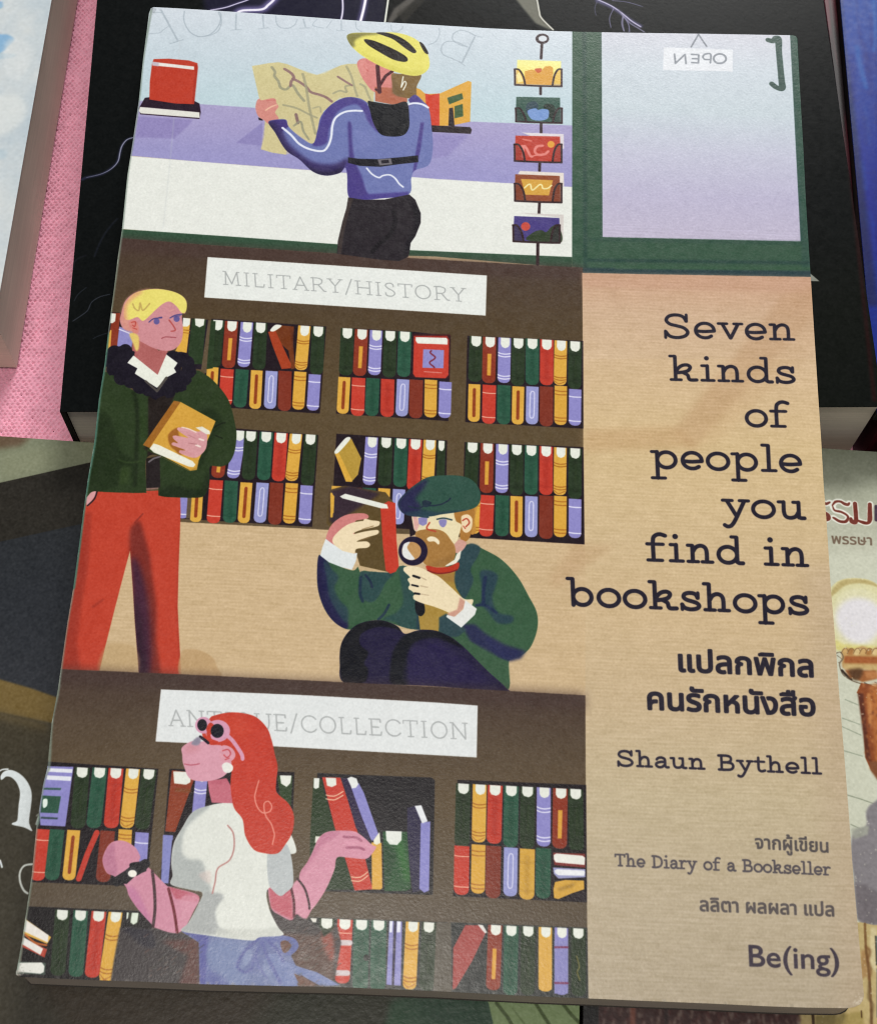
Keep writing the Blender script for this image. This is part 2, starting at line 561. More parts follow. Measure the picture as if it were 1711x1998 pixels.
def print_cover():
    c = Press(TEX_W, TEX_H, main_tex, 'c9b089')
    F = c.fr
    F(0, 0, 1)
    # ---------------- street window: sky, counter, wall
    c.G("240,0 1140,0 1140,270 240,270", 'd0d9e2', ['c5d3dc', 'bdd2da', 'bdd0da'])
    # mirrored window lettering, cut off by the cover's edge
    gr = 'a3b0ba'
    F(0, 0, K)
    c.L("1115,85 1200,90", 9, gr, a=.6); c.L("1195,70 1320,300", 14, gr, a=.7, s=0); c.L("1260,322 1360,290", 8, gr, a=.7, s=0)
    c.L("1110,245 1180,240 1215,215 1250,190", 8, gr, a=.6)
    c.L("1368,80 1365,150 1395,215 1440,255 1500,268 1570,245 1625,180 1640,110 1625,85", 10, gr, a=.75)
    F(400, 0, K)
    c.L("100,90 122,150 105,215 60,250 0,265", 9, gr, a=.7)
    c.L("232,100 228,212", 13, gr, a=.65, s=0); c.L("190,220 270,215", 7, gr, a=.65)
    c.L("428,110 436,200", 13, gr, a=.65, s=0); c.L("395,212 470,202", 7, gr, a=.65)
    c.L("525,115 530,165 560,200 620,205 665,180 685,140", 9, gr, a=.65)
    c.L("730,140 745,195", 13, gr, a=.65, s=0); c.L("700,205 780,203", 7, gr, a=.6); c.L("830,140 800,185 880,205", 8, gr, a=.6)
    c.L("940,150 900,205", 8, gr, a=.6); c.L("1010,150 1012,215", 12, gr, a=.6); c.L("975,222 1040,222", 6, gr, a=.6)
    c.L("1118,160 1125,205 1165,235", 9, gr, a=.6); c.L("1380,180 1385,220 1420,235 1460,210 1470,190", 9, gr, a=.5)
    F(800, 0, K)
    c.L("215,205 218,250 190,305 135,330", 9, gr, a=.65)
    c.L("480,270 385,465", 12, gr, a=.8, s=0); c.L("360,455 410,485", 7, gr, a=.7); c.L("445,248 538,275", 7, gr, a=.7)
    c.L("485,262 430,232 370,222 325,245 315,285 350,320 425,345", 9, gr, a=.75)
    c.L("425,345 350,310 270,305 232,350 245,400 310,430 385,462", 9, gr, a=.75)
    F(0, 0, 1)
    c.G("240,194 400,203 800,230 918,236.5 1140,245 1140,366 1114,364 850,348.5 800,345 673,336.5 400,315.6 240,302", 'a7a0c8', ['a39cc8', '9a96c6', '9895c8'])
    F(0, 0, K)
    c.P("1020,860 1430,885 1400,930 1290,1025 1010,1015", '8a80b6', b=10, a=.8)
    F(400, 0, K)
    c.P("425,905 230,1058 425,1080", '8d86ba', b=6)
    F(800, 0, K)
    c.P("160,985 440,1000 270,1160 155,1168", '8f87bd', b=14, a=.8)
    F(0, 0, 1)
    c.P("228,302 256,304 450,319.6 673,336.7 802,344.5 850,348.5 1114,364 1122,364 1122,505 1114,501 797,488 658,476 400,459 225,445", 'e4e7e1')
    # folds of the wall: faint crease lines pressed near the spine
    F(0, 0, K)
    c.L("1335,300 1300,760 1262,1190 1210,1690", 7, 'b9c0c4', a=.35, b=3)
    # green joinery
    F(0, 0, 1)
    gn = '33523f'
    c.P("222,445.5 450,461 658,476 797,487.5 1116,501 1116,524 1136,524 850,500 663,494.5 400,477 222,463", '2f4c38')
    c.P("1116.5,55 1700,55 1700,545 1136,534 1136,522 1116,520", gn)
    c.P("1136,55 1144,55 1146,524 1138,524", '26443a', b=3, a=.9)
    c.P("1170,60 1176,60 1178,462 1172,462", '27463b', b=2, a=.6)
    c.P("1536,60 1546,60 1566,470 1560,470", '2a4a48', b=2, a=.6)
    c.G("1173.5,55 1541,60 1562,470.5 1175.5,462", 'ccced9', ['c8d2db', 'c4d0d8', 'c1c3d6', 'b9b5cf', 'bdb6cc'])
    c.P("1545,55 1550,150 1563,470 1566,560 1590,560 1585,300 1568,55", '2a4a44', b=2, a=.5)
    c.P("1140,463 1575,470 1575,478 1140,470", '2a483e', b=3, a=.5)
    c.P("1146,504 1590,509 1590,516 1146,510", '213f39', b=2, a=.85)
    c.P("1136,522 1590,528 1590,545 1136,535", '22393f', b=3, a=.95)
    c.P("1200,518 1590,521 1590,527 1200,525", '35573f', b=2, a=.7)
    # ---------------- brown wall of the upper scene
    c.G("100,461 238,464 400,477 663,494.5 850,506 1044,517 1137,521.5 1139,1075 100,1040", '47372e', ['4f3f2a', '58482f', '5a4a32', '5d4d36'])
    c.P("100,458 238,460 400,474 663,490 850,502 1044,513 1137,518 1137,545 850,535 600,520 230,490", '46332f', b=12, a=.6)
    # ---------------- cream paper, floor and text panel
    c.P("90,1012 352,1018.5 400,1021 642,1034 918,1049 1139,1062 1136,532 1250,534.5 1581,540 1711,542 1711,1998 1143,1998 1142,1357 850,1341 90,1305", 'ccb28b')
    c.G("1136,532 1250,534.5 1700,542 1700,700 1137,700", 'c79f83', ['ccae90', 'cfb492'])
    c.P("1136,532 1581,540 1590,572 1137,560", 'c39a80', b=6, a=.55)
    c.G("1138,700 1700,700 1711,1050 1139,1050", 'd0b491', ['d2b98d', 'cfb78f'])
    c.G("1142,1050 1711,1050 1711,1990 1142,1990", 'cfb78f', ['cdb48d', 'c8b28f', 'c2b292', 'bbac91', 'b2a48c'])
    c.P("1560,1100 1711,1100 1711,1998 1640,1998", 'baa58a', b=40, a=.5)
    # soft slanting beam of shade printed behind the title
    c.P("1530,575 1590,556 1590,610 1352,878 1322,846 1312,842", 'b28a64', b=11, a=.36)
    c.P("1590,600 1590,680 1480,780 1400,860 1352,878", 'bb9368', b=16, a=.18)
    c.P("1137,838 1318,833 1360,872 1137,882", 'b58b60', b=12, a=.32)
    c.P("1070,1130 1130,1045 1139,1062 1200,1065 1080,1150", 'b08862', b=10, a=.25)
    ground = c.img.copy()
    ground_mask = np.abs(ground - hexc('ccb28b')).sum(-1) < .42
    # ---------------- upper bookcase
    dk = '1c0f18'
    F(400, 500, K)
    c.P("48,462 900,520 852,1166 -30,1110 ", dk)
    c.P("1030,530 1560,560 1822,592 1806,1222 972,1166", dk)
    c.P("-160,1266 240,1278 842,1326 795,2008 -200,1945", dk)
    c.P("975,1316 1796,1366 1780,2040 935,1990", dk)
    F(800, 500, K)
    c.P("425,588 1284,627 1286,1278 410,1230", dk)
    c.P("405,1378 1286,1416 1294,2138 385,2085", dk)
    F(400, 500, K)
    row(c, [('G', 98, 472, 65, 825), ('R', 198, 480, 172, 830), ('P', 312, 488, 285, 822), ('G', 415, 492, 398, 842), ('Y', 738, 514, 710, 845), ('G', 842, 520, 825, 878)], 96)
    c.P("548,510 660,520 655,650 668,830 640,838 620,700 470,565", '6e3413', b=2)
    c.P("640,530 672,600 668,760", '241018', b=18, a=.6)
    c.P("468,560 520,545 640,800 636,830 568,836 500,660", 'a23c1c')
    c.S("483,548 520,508 566,510 560,525 510,556", 'e6e9df')
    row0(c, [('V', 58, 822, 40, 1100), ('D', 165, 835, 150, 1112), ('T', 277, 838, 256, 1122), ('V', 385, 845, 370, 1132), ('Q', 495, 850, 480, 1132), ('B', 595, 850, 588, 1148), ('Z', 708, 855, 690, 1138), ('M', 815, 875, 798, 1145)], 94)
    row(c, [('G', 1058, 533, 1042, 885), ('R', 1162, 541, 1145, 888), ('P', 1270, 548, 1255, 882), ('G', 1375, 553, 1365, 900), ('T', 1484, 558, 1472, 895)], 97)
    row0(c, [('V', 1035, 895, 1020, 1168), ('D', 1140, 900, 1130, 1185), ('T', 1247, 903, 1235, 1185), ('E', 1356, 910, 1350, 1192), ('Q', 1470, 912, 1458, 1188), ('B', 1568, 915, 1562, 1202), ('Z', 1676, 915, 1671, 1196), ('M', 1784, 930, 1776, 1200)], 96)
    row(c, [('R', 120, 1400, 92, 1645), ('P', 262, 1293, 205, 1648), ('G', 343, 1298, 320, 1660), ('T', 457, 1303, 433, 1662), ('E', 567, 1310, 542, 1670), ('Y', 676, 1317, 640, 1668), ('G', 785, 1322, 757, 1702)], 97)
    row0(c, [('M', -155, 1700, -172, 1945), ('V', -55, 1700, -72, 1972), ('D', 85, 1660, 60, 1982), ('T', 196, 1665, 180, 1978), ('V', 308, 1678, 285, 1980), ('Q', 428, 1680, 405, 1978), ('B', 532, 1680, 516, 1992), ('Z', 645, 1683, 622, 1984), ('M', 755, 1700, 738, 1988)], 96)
    c.P("-128,1780 -98,1780 -110,1945 -140,1945", '5e4e3a')
    row(c, [('P', 1238, 1342, 1215, 1698), ('G', 1346, 1346, 1330, 1705), ('T', 1457, 1352, 1444, 1712), ('E', 1564, 1358, 1545, 1740), ('Y', 1668, 1362, 1650, 1700)], 97)
    row(c, [('G', 1755, 1368, 1745, 1700)], 60)
    row0(c, [('V', 985, 1705, 960, 2010), ('E', 1110, 1715, 1095, 1990), ('T', 1220, 1718, 1205, 1990), ('V', 1330, 1722, 1315, 1990), ('Q', 1440, 1728, 1428, 1990)], 96)
    # yellow book leaning
    c.P("975,1455 1085,1350 1160,1500 1135,1620 1085,1675 1045,1670", 'b3923a')
    c.P("962,1462 992,1455 1095,1672 1045,1672", 'd8a840')
    c.S("962,1445 1040,1350 1080,1345 1060,1380 985,1460", 'e6e9df')
    # red book standing face out
    F(800, 500, K)
    c.P("22,575 298,580 292,905 20,895", '3a0f14', b=3)
    c.P("30,590 275,592 290,620 285,880 262,905 40,896 22,870", 'c23c2c')
    c.P("34,588 275,588 292,640 290,700 280,640 262,608 40,612", '8e2018', a=.8)
    c.P("42,598 270,604 280,618 278,654 55,645 42,625", 'e8ebe2')
    c.P("98,688 252,695 248,830 92,826", '8f8cc8')
    c.L("158,700 150,715 185,745 178,762 148,782 150,798 172,815 180,825", 12, '7a2c40')
    c.L("105,855 235,864", 7, 'd98a80', s=0)
    row(c, [('G', 492, 592, 480, 932), ('R', 590, 598, 583, 942), ('P', 702, 603, 695, 940), ('G', 805, 608, 797, 962), ('T', 908, 611, 905, 955), ('E', 1015, 617, 1012, 957), ('Y', 1118, 624, 1112, 957), ('G', 1225, 630, 1220, 985)], 98)
    row0(c, [('V', 478, 948, 472, 1228), ('D', 588, 953, 582, 1243), ('T', 697, 955, 693, 1247), ('V', 803, 965, 797, 1248), ('Q', 908, 965, 903, 1247), ('B', 1012, 965, 1010, 1262), ('Z', 1118, 960, 1115, 1252), ('M', 1225, 985, 1222, 1257)], 96)
    row(c, [('G', 465, 1382, 448, 1742), ('R', 573, 1388, 565, 1757), ('P', 685, 1394, 678, 1757), ('G', 792, 1399, 788, 1775), ('T', 900, 1404, 896, 1770), ('E', 1010, 1410, 1008, 1772), ('Y', 1115, 1418, 1110, 1773), ('G', 1225, 1424, 1222, 1802)], 98)
    row0(c, [('Z', 480, 1790, 468, 2060), ('D', 575, 1772, 562, 2080), ('T', 685, 1773, 680, 2078), ('V', 790, 1780, 787, 2085), ('Q', 900, 1780, 897, 2085), ('B', 1010, 1775, 1007, 2098), ('Z', 1115, 1778, 1112, 2085), ('M', 1224, 1800, 1222, 2092)], 98)
    # leftmost bay behind the blond man
    F(0, 500, K)
    c.P("815,412 900,418 905,720 780,720", dk)
    c.P("838,418 892,420 868,700 805,720 815,560", '86331f')
    c.P("818,545 828,548 818,700 788,708 800,600", 'd8a644')
    c.P("822,420 860,424 855,480 835,495 818,495", 'e6e9df')
    c.P("885,520 1000,560 970,700 868,672", '8f8cc6'); c.L("885,540 960,570", 9, 'e2e2f6')
    c.P("1340,452 1545,470 1500,840 1420,830 1330,720", '1d1420')
    c.P("1360,455 1415,460 1385,715 1300,705 1350,600", 'dba944'); c.P("1358,455 1412,460 1408,505 1390,520 1355,520", 'e6e9df')
    c.L("1362,545 1408,550", 7, 'a9681f'); c.L("1360,565 1405,570", 7, 'a9681f')
    c.P("1425,460 1530,468 1500,800 1430,800 1395,720", '26381f'); c.P("1446,460 1518,464 1512,510 1480,526 1450,510", 'e6e9df')
    c.P("1548,480 1600,480 1580,830 1510,840", '26381f')
    c.P("1545,475 1565,475 1530,870 1492,840", '5e4f3b')
    # ---------------- shop sign of the upper scene
    F(0, 0, 1)
    c.P("405,501 950,537 947.5,615.5 398.5,580", 'e5e9e5')
    c.strokes("MILITARY/HISTORY", (434, 555), (911, 589), 27, .085, 'a9adac', CAPS, up=(-.06, -1), ser=.07, gap=.05)

    # ---------------- cyclist with a map
    F(400, 0, K)
    c.P("348,486 400,478 470,465 545,458 610,472 690,505 770,540 830,552 890,540 950,508 1010,480 1060,470 1130,470 1260,600 1250,760 1190,760 1000,720 880,820 810,1060 800,1075 640,960 600,1145 500,1130 415,1105 440,1010 445,900 410,760", 'cdc493')
    c.G("348,486 545,458 690,505 830,552 1010,480 1130,470 1200,600 1100,720 880,820 800,1075 600,1145 415,1105 445,900", 'd2c893', ['cbbf8f', 'cfc294'], a=.5)
    mg, ml = '8f8f78', '8a6a6c'
    c.L("495,495 520,530 515,560 545,600 560,645 600,660 640,630 660,640 690,690 735,745", 21, mg, a=.75)
    c.L("590,508 640,540 660,575 640,600 635,635", 22, ml, a=.9)
    c.L("650,580 700,605 750,640 785,680 850,700 900,720 940,750", 21, ml, a=.9)
    c.L("725,545 750,640 775,800 820,990", 20, '9c997c', a=.8); c.L("580,775 680,800 780,850 830,870", 16, '9c997c', a=.8)
    c.L("985,565 1040,600 1090,630", 17, ml, a=.9); c.L("1050,490 1085,560 1110,650 1130,710", 18, '9c997c', a=.7)
    c.L("950,690 1000,670 1050,680 1040,640 1075,630", 16, mg, a=.6); c.L("1150,620 1185,640 1210,700 1230,740", 17, mg, a=.55)
    c.L("675,845 690,910", 23, '7e6264', a=.9); c.L("660,930 710,900 730,970 770,1030", 17, mg, a=.8); c.L("800,800 850,790 860,830", 13, mg, a=.5)
    # hand on the map
    c.P("395,868 425,880 430,892 400,888", '1c1418')
    c.S("385,745 405,728 415,740 450,735 500,725 525,735 530,760 545,790 520,830 545,880 475,915 440,890 395,860 375,800", 'd08a80')
    c.L("450,815 490,790 530,775", 12, 'e6b79c'); c.L("460,745 500,738 520,745", 10, 'c26b66', a=.7)
    # books on the sill behind the shoulder
    F(800, 0, K)
    c.P("35,645 75,660 115,695 220,690 215,940 120,930 40,720", 'd9a23f')
    c.P("112,690 150,700 218,690 220,930 130,935", 'cc3c24')
    c.P("218,692 430,597 455,605 445,900 300,930 218,930", 'dca63f')
    c.P("276,722 385,688 395,730 290,772", '3e5a34'); c.P("330,785 390,768 395,860 330,875", '3e5a34')
    c.P("290,800 318,795 330,935 285,930", '211318'); c.P("120,925 445,940 458,960 450,990 160,975", '211318')
    # helmet, head
    F(400, 0, K)
    c.S("1128,465 1170,430 1250,440 1330,480 1400,540 1400,690 1260,680 1190,610 1150,540", 'd4847f')
    c.L("1190,470 1180,490 1210,525", 9, 'c05a54', a=.8); c.S("1160,440 1190,440 1200,520 1170,560 1140,510", 'dd938c', a=.6)
    c.G("1260,640 1400,650 1420,700 1500,700 1500,755 1390,772 1262,748", 'b3674e', 'b0674c')
    c.S("1385,545 1450,545 1600,545 1570,640 1560,720 1470,720 1400,690 1390,620", '7c6238')
    c.P("1388,560 1480,700 1440,718 1385,690", '6d5534', a=.6, b=8)
    c.L("1280,485 1285,560 1295,680", 30, '4a1f25', s=0); c.L("1268,660 1300,680", 20, '4a1f25', s=0); c.L("1390,525 1340,560 1300,625", 24, '4a1f25', s=0)
    c.L("1455,645 1470,565", 9, 'e8eadf', s=0); c.L("1458,640 1480,600 1492,620 1470,665", 9, 'e8eadf')
    hm = c.S("1052,268 1085,243 1170,238 1270,240 1390,236 1500,258 1580,300 1640,370 1665,450 1655,510 1600,552 1530,558 1430,535 1330,500 1230,450 1140,390 1080,330", 'e3dc6e')
    c.S("1040,250 1110,240 1250,238 1290,250 1180,262 1110,300 1110,345 1050,330", '6f6a38', b=16, a=.85, clip=hm)
    c.P("1080,330 1330,520 1600,560 1640,520 1450,510 1200,400", 'cfc857', b=14, a=.6, clip=hm)
    c.S("1180,290 1240,295 1320,325 1420,372 1490,415 1503,445 1470,455 1390,435 1290,380 1210,330", '1a110c')
    c.S("1270,240 1340,238 1420,260 1500,305 1560,365 1565,385 1540,388 1480,350 1400,290 1330,262", '1a110c')
    c.S("1590,310 1620,325 1655,385 1650,398 1625,380", '1a110c')
    # jumper
    body = c.S("1200,755 1240,790 1500,770 1510,735 1560,700 1620,750 1660,800 1680,930 1690,1100 1660,1220 1560,1260 1530,1320 1510,1440 1300,1470 1180,1480 1068,1460 1055,1300 1040,1240 1000,1280 900,1300 800,1270 700,1180 600,1110 520,980 470,905 520,885 600,885 620,935 700,1010 800,1062 835,960 860,860 940,770 1040,720 1140,725", '6c76ae')
    c.P("470,905 520,885 600,885 620,935 560,980 500,960", '42357a', b=6, clip=body)
    c.S("470,910 520,900 570,960 620,1060 720,1150 820,1205 960,1215 1060,1170 1050,1240 1000,1290 880,1305 780,1270 600,1130", '352a5e', b=26, a=1, clip=body)
    c.L("475,930 560,1080 680,1200 800,1275 920,1290 1010,1265", 46, '221a3c', b=24, clip=body)
    c.S("1215,790 1160,740 1060,715 940,765 870,850 835,960 800,1075 900,1060 920,960 960,860 1020,800 1120,770 1180,830 1210,900 1290,980", '4b4087', b=9, clip=body)
    c.S("1060,920 1085,920 1092,1050 1110,1180 1160,1300 1190,1400 1215,1470 1068,1470 1040,1250 1068,1160", '463a80', b=8, clip=body)
    c.P("1600,905 1625,905 1600,1100 1565,1260 1540,1280 1560,1150", '4c4288', b=5, clip=body)
    c.P("1500,735 1560,690 1640,780 1560,760 1500,790", '4e4289', b=8, clip=body)
    c.P("1180,1440 1510,1420 1510,1480 1068,1480", '463a86', b=9, a=.9, clip=body)
    c.P("1100,960 1180,940 1280,1000 1200,1120 1110,1100", '7a80ba', b=30, a=.35, clip=body)
    wl = 'e3e8f4'
    c.L("575,945 640,1000 700,1065 780,1105 870,1118 910,1085 935,1020 945,930 970,870 1030,830 1100,818 1165,820", 17, wl)
    c.L("1500,775 1550,762 1610,770 1655,795", 17, wl)
    c.L("1200,1245 1240,1290 1290,1315 1320,1300 1370,1295 1410,1320 1440,1360 1470,1385", 13, wl)
    c.S("1208,750 1250,752 1390,772 1495,755 1515,880 1510,950 1470,1000 1380,1010 1300,990 1250,910 1225,820", '0b0c12')
    c.P("1062,1165 1140,1175 1280,1178 1440,1165 1580,1150 1582,1200 1440,1215 1300,1235 1150,1228 1060,1205", '11101a')
    c.P("1280,1180 1380,1172 1390,1215 1295,1225", '6e6a70'); c.P("1305,1188 1360,1182 1368,1205 1312,1210", '15101c')
    tr = c.P("1062,1462 1180,1480 1330,1478 1515,1440 1560,1480 1600,1580 1600,1650 1560,1750 1525,1800 1515,1880 1505,1905 1440,1935 1300,1925 980,1880 985,1790 1020,1640 1050,1540", '241e24', b=1)
    c.P("1062,1462 1100,1468 1060,1600 1030,1730 1010,1880 985,1880 985,1790", '3b312f', b=5, clip=tr)
    c.L("1400,1570 1410,1650 1370,1740 1290,1810 1240,1870", 34, '140f15', b=6, clip=tr)
    c.P("1515,1460 1600,1560 1600,1700 1520,1850 1470,1900 1490,1800 1560,1650", '151018', b=14, clip=tr)
    F(400, 0, 1)
    c.P("250,470 420,497 420,520 240,505", '4a3934', a=0)

    # ---------------- red book on the dark book, left sill
    F(0, 0, K)
    c.P("1075,722 1110,718 1440,745 1480,765 1490,830 1480,880 1040,845 1030,800", '231022')
    c.P("1038,790 1100,795 1480,830 1482,872 1045,838 1030,820", 'e0e0d8')
    c.P("1140,435 1250,432 1400,445 1465,465 1468,500 1440,770 1300,765 1108,735 1112,600 1128,470", 'b93a26')
    c.P("1130,455 1440,490 1440,515 1300,498 1132,482", 'e6e3de'); c.P("1130,455 1180,460 1175,490 1132,482", 'b9afc0', b=6, a=.8)
    c.P("1450,470 1468,490 1440,770 1425,760", 'a52f1f', b=4, a=.8)

    # ---------------- postcard rack
    F(800, 0, K)
    dk2 = '2b1418'
    for a, b in (("978,320 972,430", 20), ("968,640 968,695", 20), ("972,910 972,990", 20), ("962,1210 960,1265", 20), ("960,1500 956,1585", 20), ("948,1800 946,1960", 22)):
        c.L(a, b, dk2, s=0)
    c.O(981, 284, 50, 38, dk2); c.O(984, 283, 32, 22, 'd3dbe2')
    def pocket(x0, x1, y0, y1, g):
        c.P([(x0, y0), (x0 + 38, y0 - 4), (x0 + 70, y0 + 50), (x0 + 85, y1 - 6), (x0 + 8, y1 - 12)], g, a=.55)
        c.P([(x1, y0), (x1 - 35, y0 - 4), (x1 - 60, y0 + 50), (x1 - 75, y1 - 2), (x1 - 8, y1 - 4)], g, a=.55)
        c.L([(x0 + 6, y0), (x0 + 8, (y0 + y1) / 2), (x0 + 8, y1 - 14)], 13, dk2, s=0)
        c.L([(x0 + 4, y0), (x0 + 38, y0 + 4), (x0 + 70, y0 + 55), (x0 + 84, y1 - 12)], 14, dk2)
        c.L([(x1 - 6, y0 + 2), (x1 - 6, y1 - 6)], 13, dk2, s=0)
        c.L([(x1 - 4, y0), (x1 - 34, y0 + 4), (x1 - 60, y0 + 50), (x1 - 74, y1 - 6)], 14, dk2)
        c.L([(x0 + 8, y1 - 14), ((x0 + x1) / 2, y1 - 6), (x1 - 6, y1 - 2)], 15, dk2)
    c.G("795,440 1120,450 1118,620 790,615", 'f1ee9c', 'efe072')
    c.P("850,525 900,512 935,520 980,515 1000,490 1040,485 1060,500 1062,540 1050,628 855,622", 'd9a03f')
    c.S("925,508 975,505 968,530 945,536", 'c45a2a'); pocket(770, 1130, 510, 640, 'd9a03f')
    c.P("790,550 810,530 840,600 800,610", 'f6efb0', a=.8)
    c.P("788,715 1112,722 1116,910 782,905", '34554a')
    c.S("860,790 880,758 930,750 950,780 940,850 870,840", '26404c'); c.S("990,790 1010,768 1060,775 1080,820 1060,880 1020,850", '16281f')
    c.S("872,835 880,812 930,800 950,812 980,805 1025,812 1030,850 1015,880 960,892 900,880", '7394cc'); pocket(778, 1132, 800, 912, '22342e')
    c.P("830,980 1140,992 1142,1100 1110,1100", 'dcd6dc')
    c.P("782,1003 1112,1010 1118,1205 775,1195", 'b83a2a')
    c.L("838,1030 900,1042", 14, 'd9766a'); c.L("835,1160 840,1100 850,1080 870,1110 890,1150 905,1160", 20, 'e0857c'); c.L("830,1080 860,1095", 18, 'e0857c')
    c.L("985,1078 940,1085 925,1120 950,1145 1000,1140 1025,1120", 20, 'e0857c'); c.L("900,1160 930,1150 970,1150", 12, 'e0857c'); c.O(1045, 1068, 27, 25, 'e0a03a')
    pocket(768, 1130, 1068, 1205, '8a2c22')
    c.P("815,1265 1140,1280 1142,1380 1110,1370 1110,1305 800,1290", 'e2dad2')
    c.P("780,1290 1110,1303 1115,1500 775,1490", '8a4424')
    c.P("822,1325 1060,1334 1030,1448 855,1442", 'd2a03e')
    c.L("848,1392 880,1365 895,1370 900,1400 915,1405 960,1368 978,1372 985,1395 1020,1395 1050,1372", 11, 'efe6a8')
    pocket(770, 1130, 1360, 1502, '6c2f1c')
    c.P("790,1575 1140,1590 1135,1790 1118,1800 1112,1612", 'd2ccc8')
    c.P("772,1600 1108,1615 1112,1800 765,1785", '44397c'); c.O(857, 1678, 34, 32, 'c24a3c')
    c.S("870,1780 910,1725 970,1705 1010,1720 1050,1680 1100,1670 1115,1800", '2b3a22'); pocket(758, 1116, 1668, 1802, '2c2430')

    # ---------------- blond man in the green jacket
    F(0, 1000, K)
    pants = c.P("630,-150 850,-160 1100,-160 1335,-170 1340,0 1335,150 1325,400 1318,700 1330,950 1345,1205 1030,1195 1020,1060 1000,800 985,550 965,280 920,450 850,720 780,1000 738,1175 400,1165 450,900 540,300 600,0", 'bd402c')
    c.P("640,0 670,0 660,300 640,480 600,700 565,950 600,1165 440,1160 520,600 600,200", '922f22', b=20, a=.75, clip=pants)
    c.P("600,600 640,0 680,0 650,400 600,640 590,900 560,1000 540,900", 'a33526', b=12, a=.5, clip=pants)
    c.S("960,180 1000,80 1040,70 1080,200 1110,320 1130,480 1160,700 1160,950 1180,1200 1020,1200 980,600", '7a2a22', b=22, clip=pants)
    c.S("975,350 1030,380 1090,600 1120,900 1110,1200 1010,1200 980,640", '452034', b=34, clip=pants)
    c.S("985,640 1020,700 1060,900 1090,1200 1020,1210", '2c1727', b=40, a=.9, clip=pants)
    c.L("1000,75 1060,10", 14, '8a2c22', a=.8, clip=pants); c.L("690,700 760,650", 22, 'a33526', b=8, a=.8, clip=pants)
    c.L("1335,150 1318,500 1318,800 1335,1100", 18, 'a33526', b=8, a=.5, clip=pants)
    # shadow blob on floor
    fl = c.S("1345,1040 1420,1015 1500,1030 1580,1080 1610,1150 1630,1220 1345,1220", 'bb9a6e', b=4, a=.8)
    c.P("400,1100 600,1100 600,1165 400,1160", 'a33526', a=0)
    c.S("780,1000 850,970 1000,1000 1015,1180 740,1180", 'b89a6c', b=16, a=.55)
    F(0, 500, K)
    c.S("640,1780 660,1730 712,1712 715,1760 690,1800 650,1850 640,1830", 'd59a9c'); c.L("650,1850 700,1800 720,1745", 12, '2a1418')
    c.P("1085,1500 1180,1480 1190,1720 1085,1715", '1a1210'); c.P("1080,1710 1190,1705 1190,1722 1080,1735", '8a6a60')
    jk = c.S("760,880 800,860 900,920 1000,1000 1180,1030 1320,960 1440,850 1530,880 1610,950 1680,1040 1715,1120 1745,1250 1755,1330 1740,1450 1700,1530 1640,1560 1560,1560 1555,1650 1540,1730 1500,1785 1360,1790 1200,1780 1175,1740 1190,1500 1085,1500 1085,1730 1060,1755 800,1750 690,1745 640,1790 600,1790 640,1700 680,1450 720,1150 740,1000", '28381c')
    c.P("1100,1040 1180,1030 1320,960 1240,1180 1060,1430 1185,1480 1185,1540 1090,1560 1100,1300", '201815', b=3, clip=jk)
    c.P("1180,1480 1340,1560 1440,1600 1190,1700", '28381c')
    c.P("1085,1530 1185,1490 1190,1715 1085,1720", '211a1b')
    c.L("1105,1525 1140,1500 1190,1485", 14, '6a6468', s=0)
    c.L("990,1010 1010,1080 1020,1250 1010,1450 1000,1700", 30, '18240f', b=8, a=.9, clip=jk)
    c.S("700,1180 800,1170 850,1300 900,1450 1000,1520 980,1650 760,1740 660,1740 690,1400", '1c2a12', b=18, a=.85, clip=jk)
    c.L("880,1510 950,1530 1060,1520", 12, '3a4d28', b=5, a=.6, clip=jk); c.P("900,1560 970,1560 960,1680 880,1700", '31431f', b=16, a=.8, clip=jk)
    c.P("1040,1050 1080,1100 1080,1480 1040,1480", '2c3f1e', b=14, a=.6, clip=jk)
    c.S("1440,1180 1560,1120 1660,1240 1600,1330 1560,1400 1500,1550 1440,1560 1500,1350", '1a2811', b=24, a=.8, clip=jk)
    c.S("1200,1720 1300,1700 1480,1730 1540,1600 1560,1780 1200,1800", '17230f', b=22, a=.8, clip=jk)
    c.L("1590,1270 1640,1240 1670,1235", 12, '121b0b', a=.9, clip=jk); c.L("1600,1330 1650,1350", 10, '121b0b', a=.9, clip=jk)
    c.P('985,720 1170,880 1235,720 1345,780 1340,900 1180,1050 960,900 930,790', '15101d')
    # neck and collar
    c.P("985,560 1180,700 1250,650 1240,740 1175,890 1080,810 980,745", 'ad6260')
    c.P("990,735 1170,880 1235,728 1318,790 1290,830 1308,860 1230,900 1165,975 1000,870 1020,830 945,790", 'e8ebe0')
    c.L("1000,880 1080,930 1165,1000 1230,905", 26, '4a4540', b=2, a=1, s=0)
    c.P("990,735 1170,880 1235,728 1318,790 1290,830 1308,860 1230,900 1165,975 1000,870 1020,830 945,790", 'e8ebe0')
    rnd = random.Random(4)
    fur = [(x, y, r) for x, y, r in ((850, 720, 60), (930, 700, 50), (960, 730, 38), (820, 780, 50), (880, 800, 75), (930, 850, 62), (830, 840, 40), (900, 900, 55), (970, 920, 58), (1040, 960, 60), (1100, 990, 48), (1020, 900, 40), (1280, 740, 42), (1340, 760, 52), (1390, 790, 52), (1400, 850, 55), (1370, 910, 50), (1330, 900, 55), (1300, 960, 50), (1250, 960, 45), (1260, 1010, 40), (1340, 960, 45), (1150, 1020, 40))]
    c.L([(x, y) for x, y, r in fur[:11] if r > 45], 90, '15101d')
    c.L('1290,750 1370,790 1400,850 1360,910 1300,960 1240,990 1150,1010 1080,980', 80, '15101d')
    for x, y, r in fur:
        c.O(x, y, r, r, '15101d')
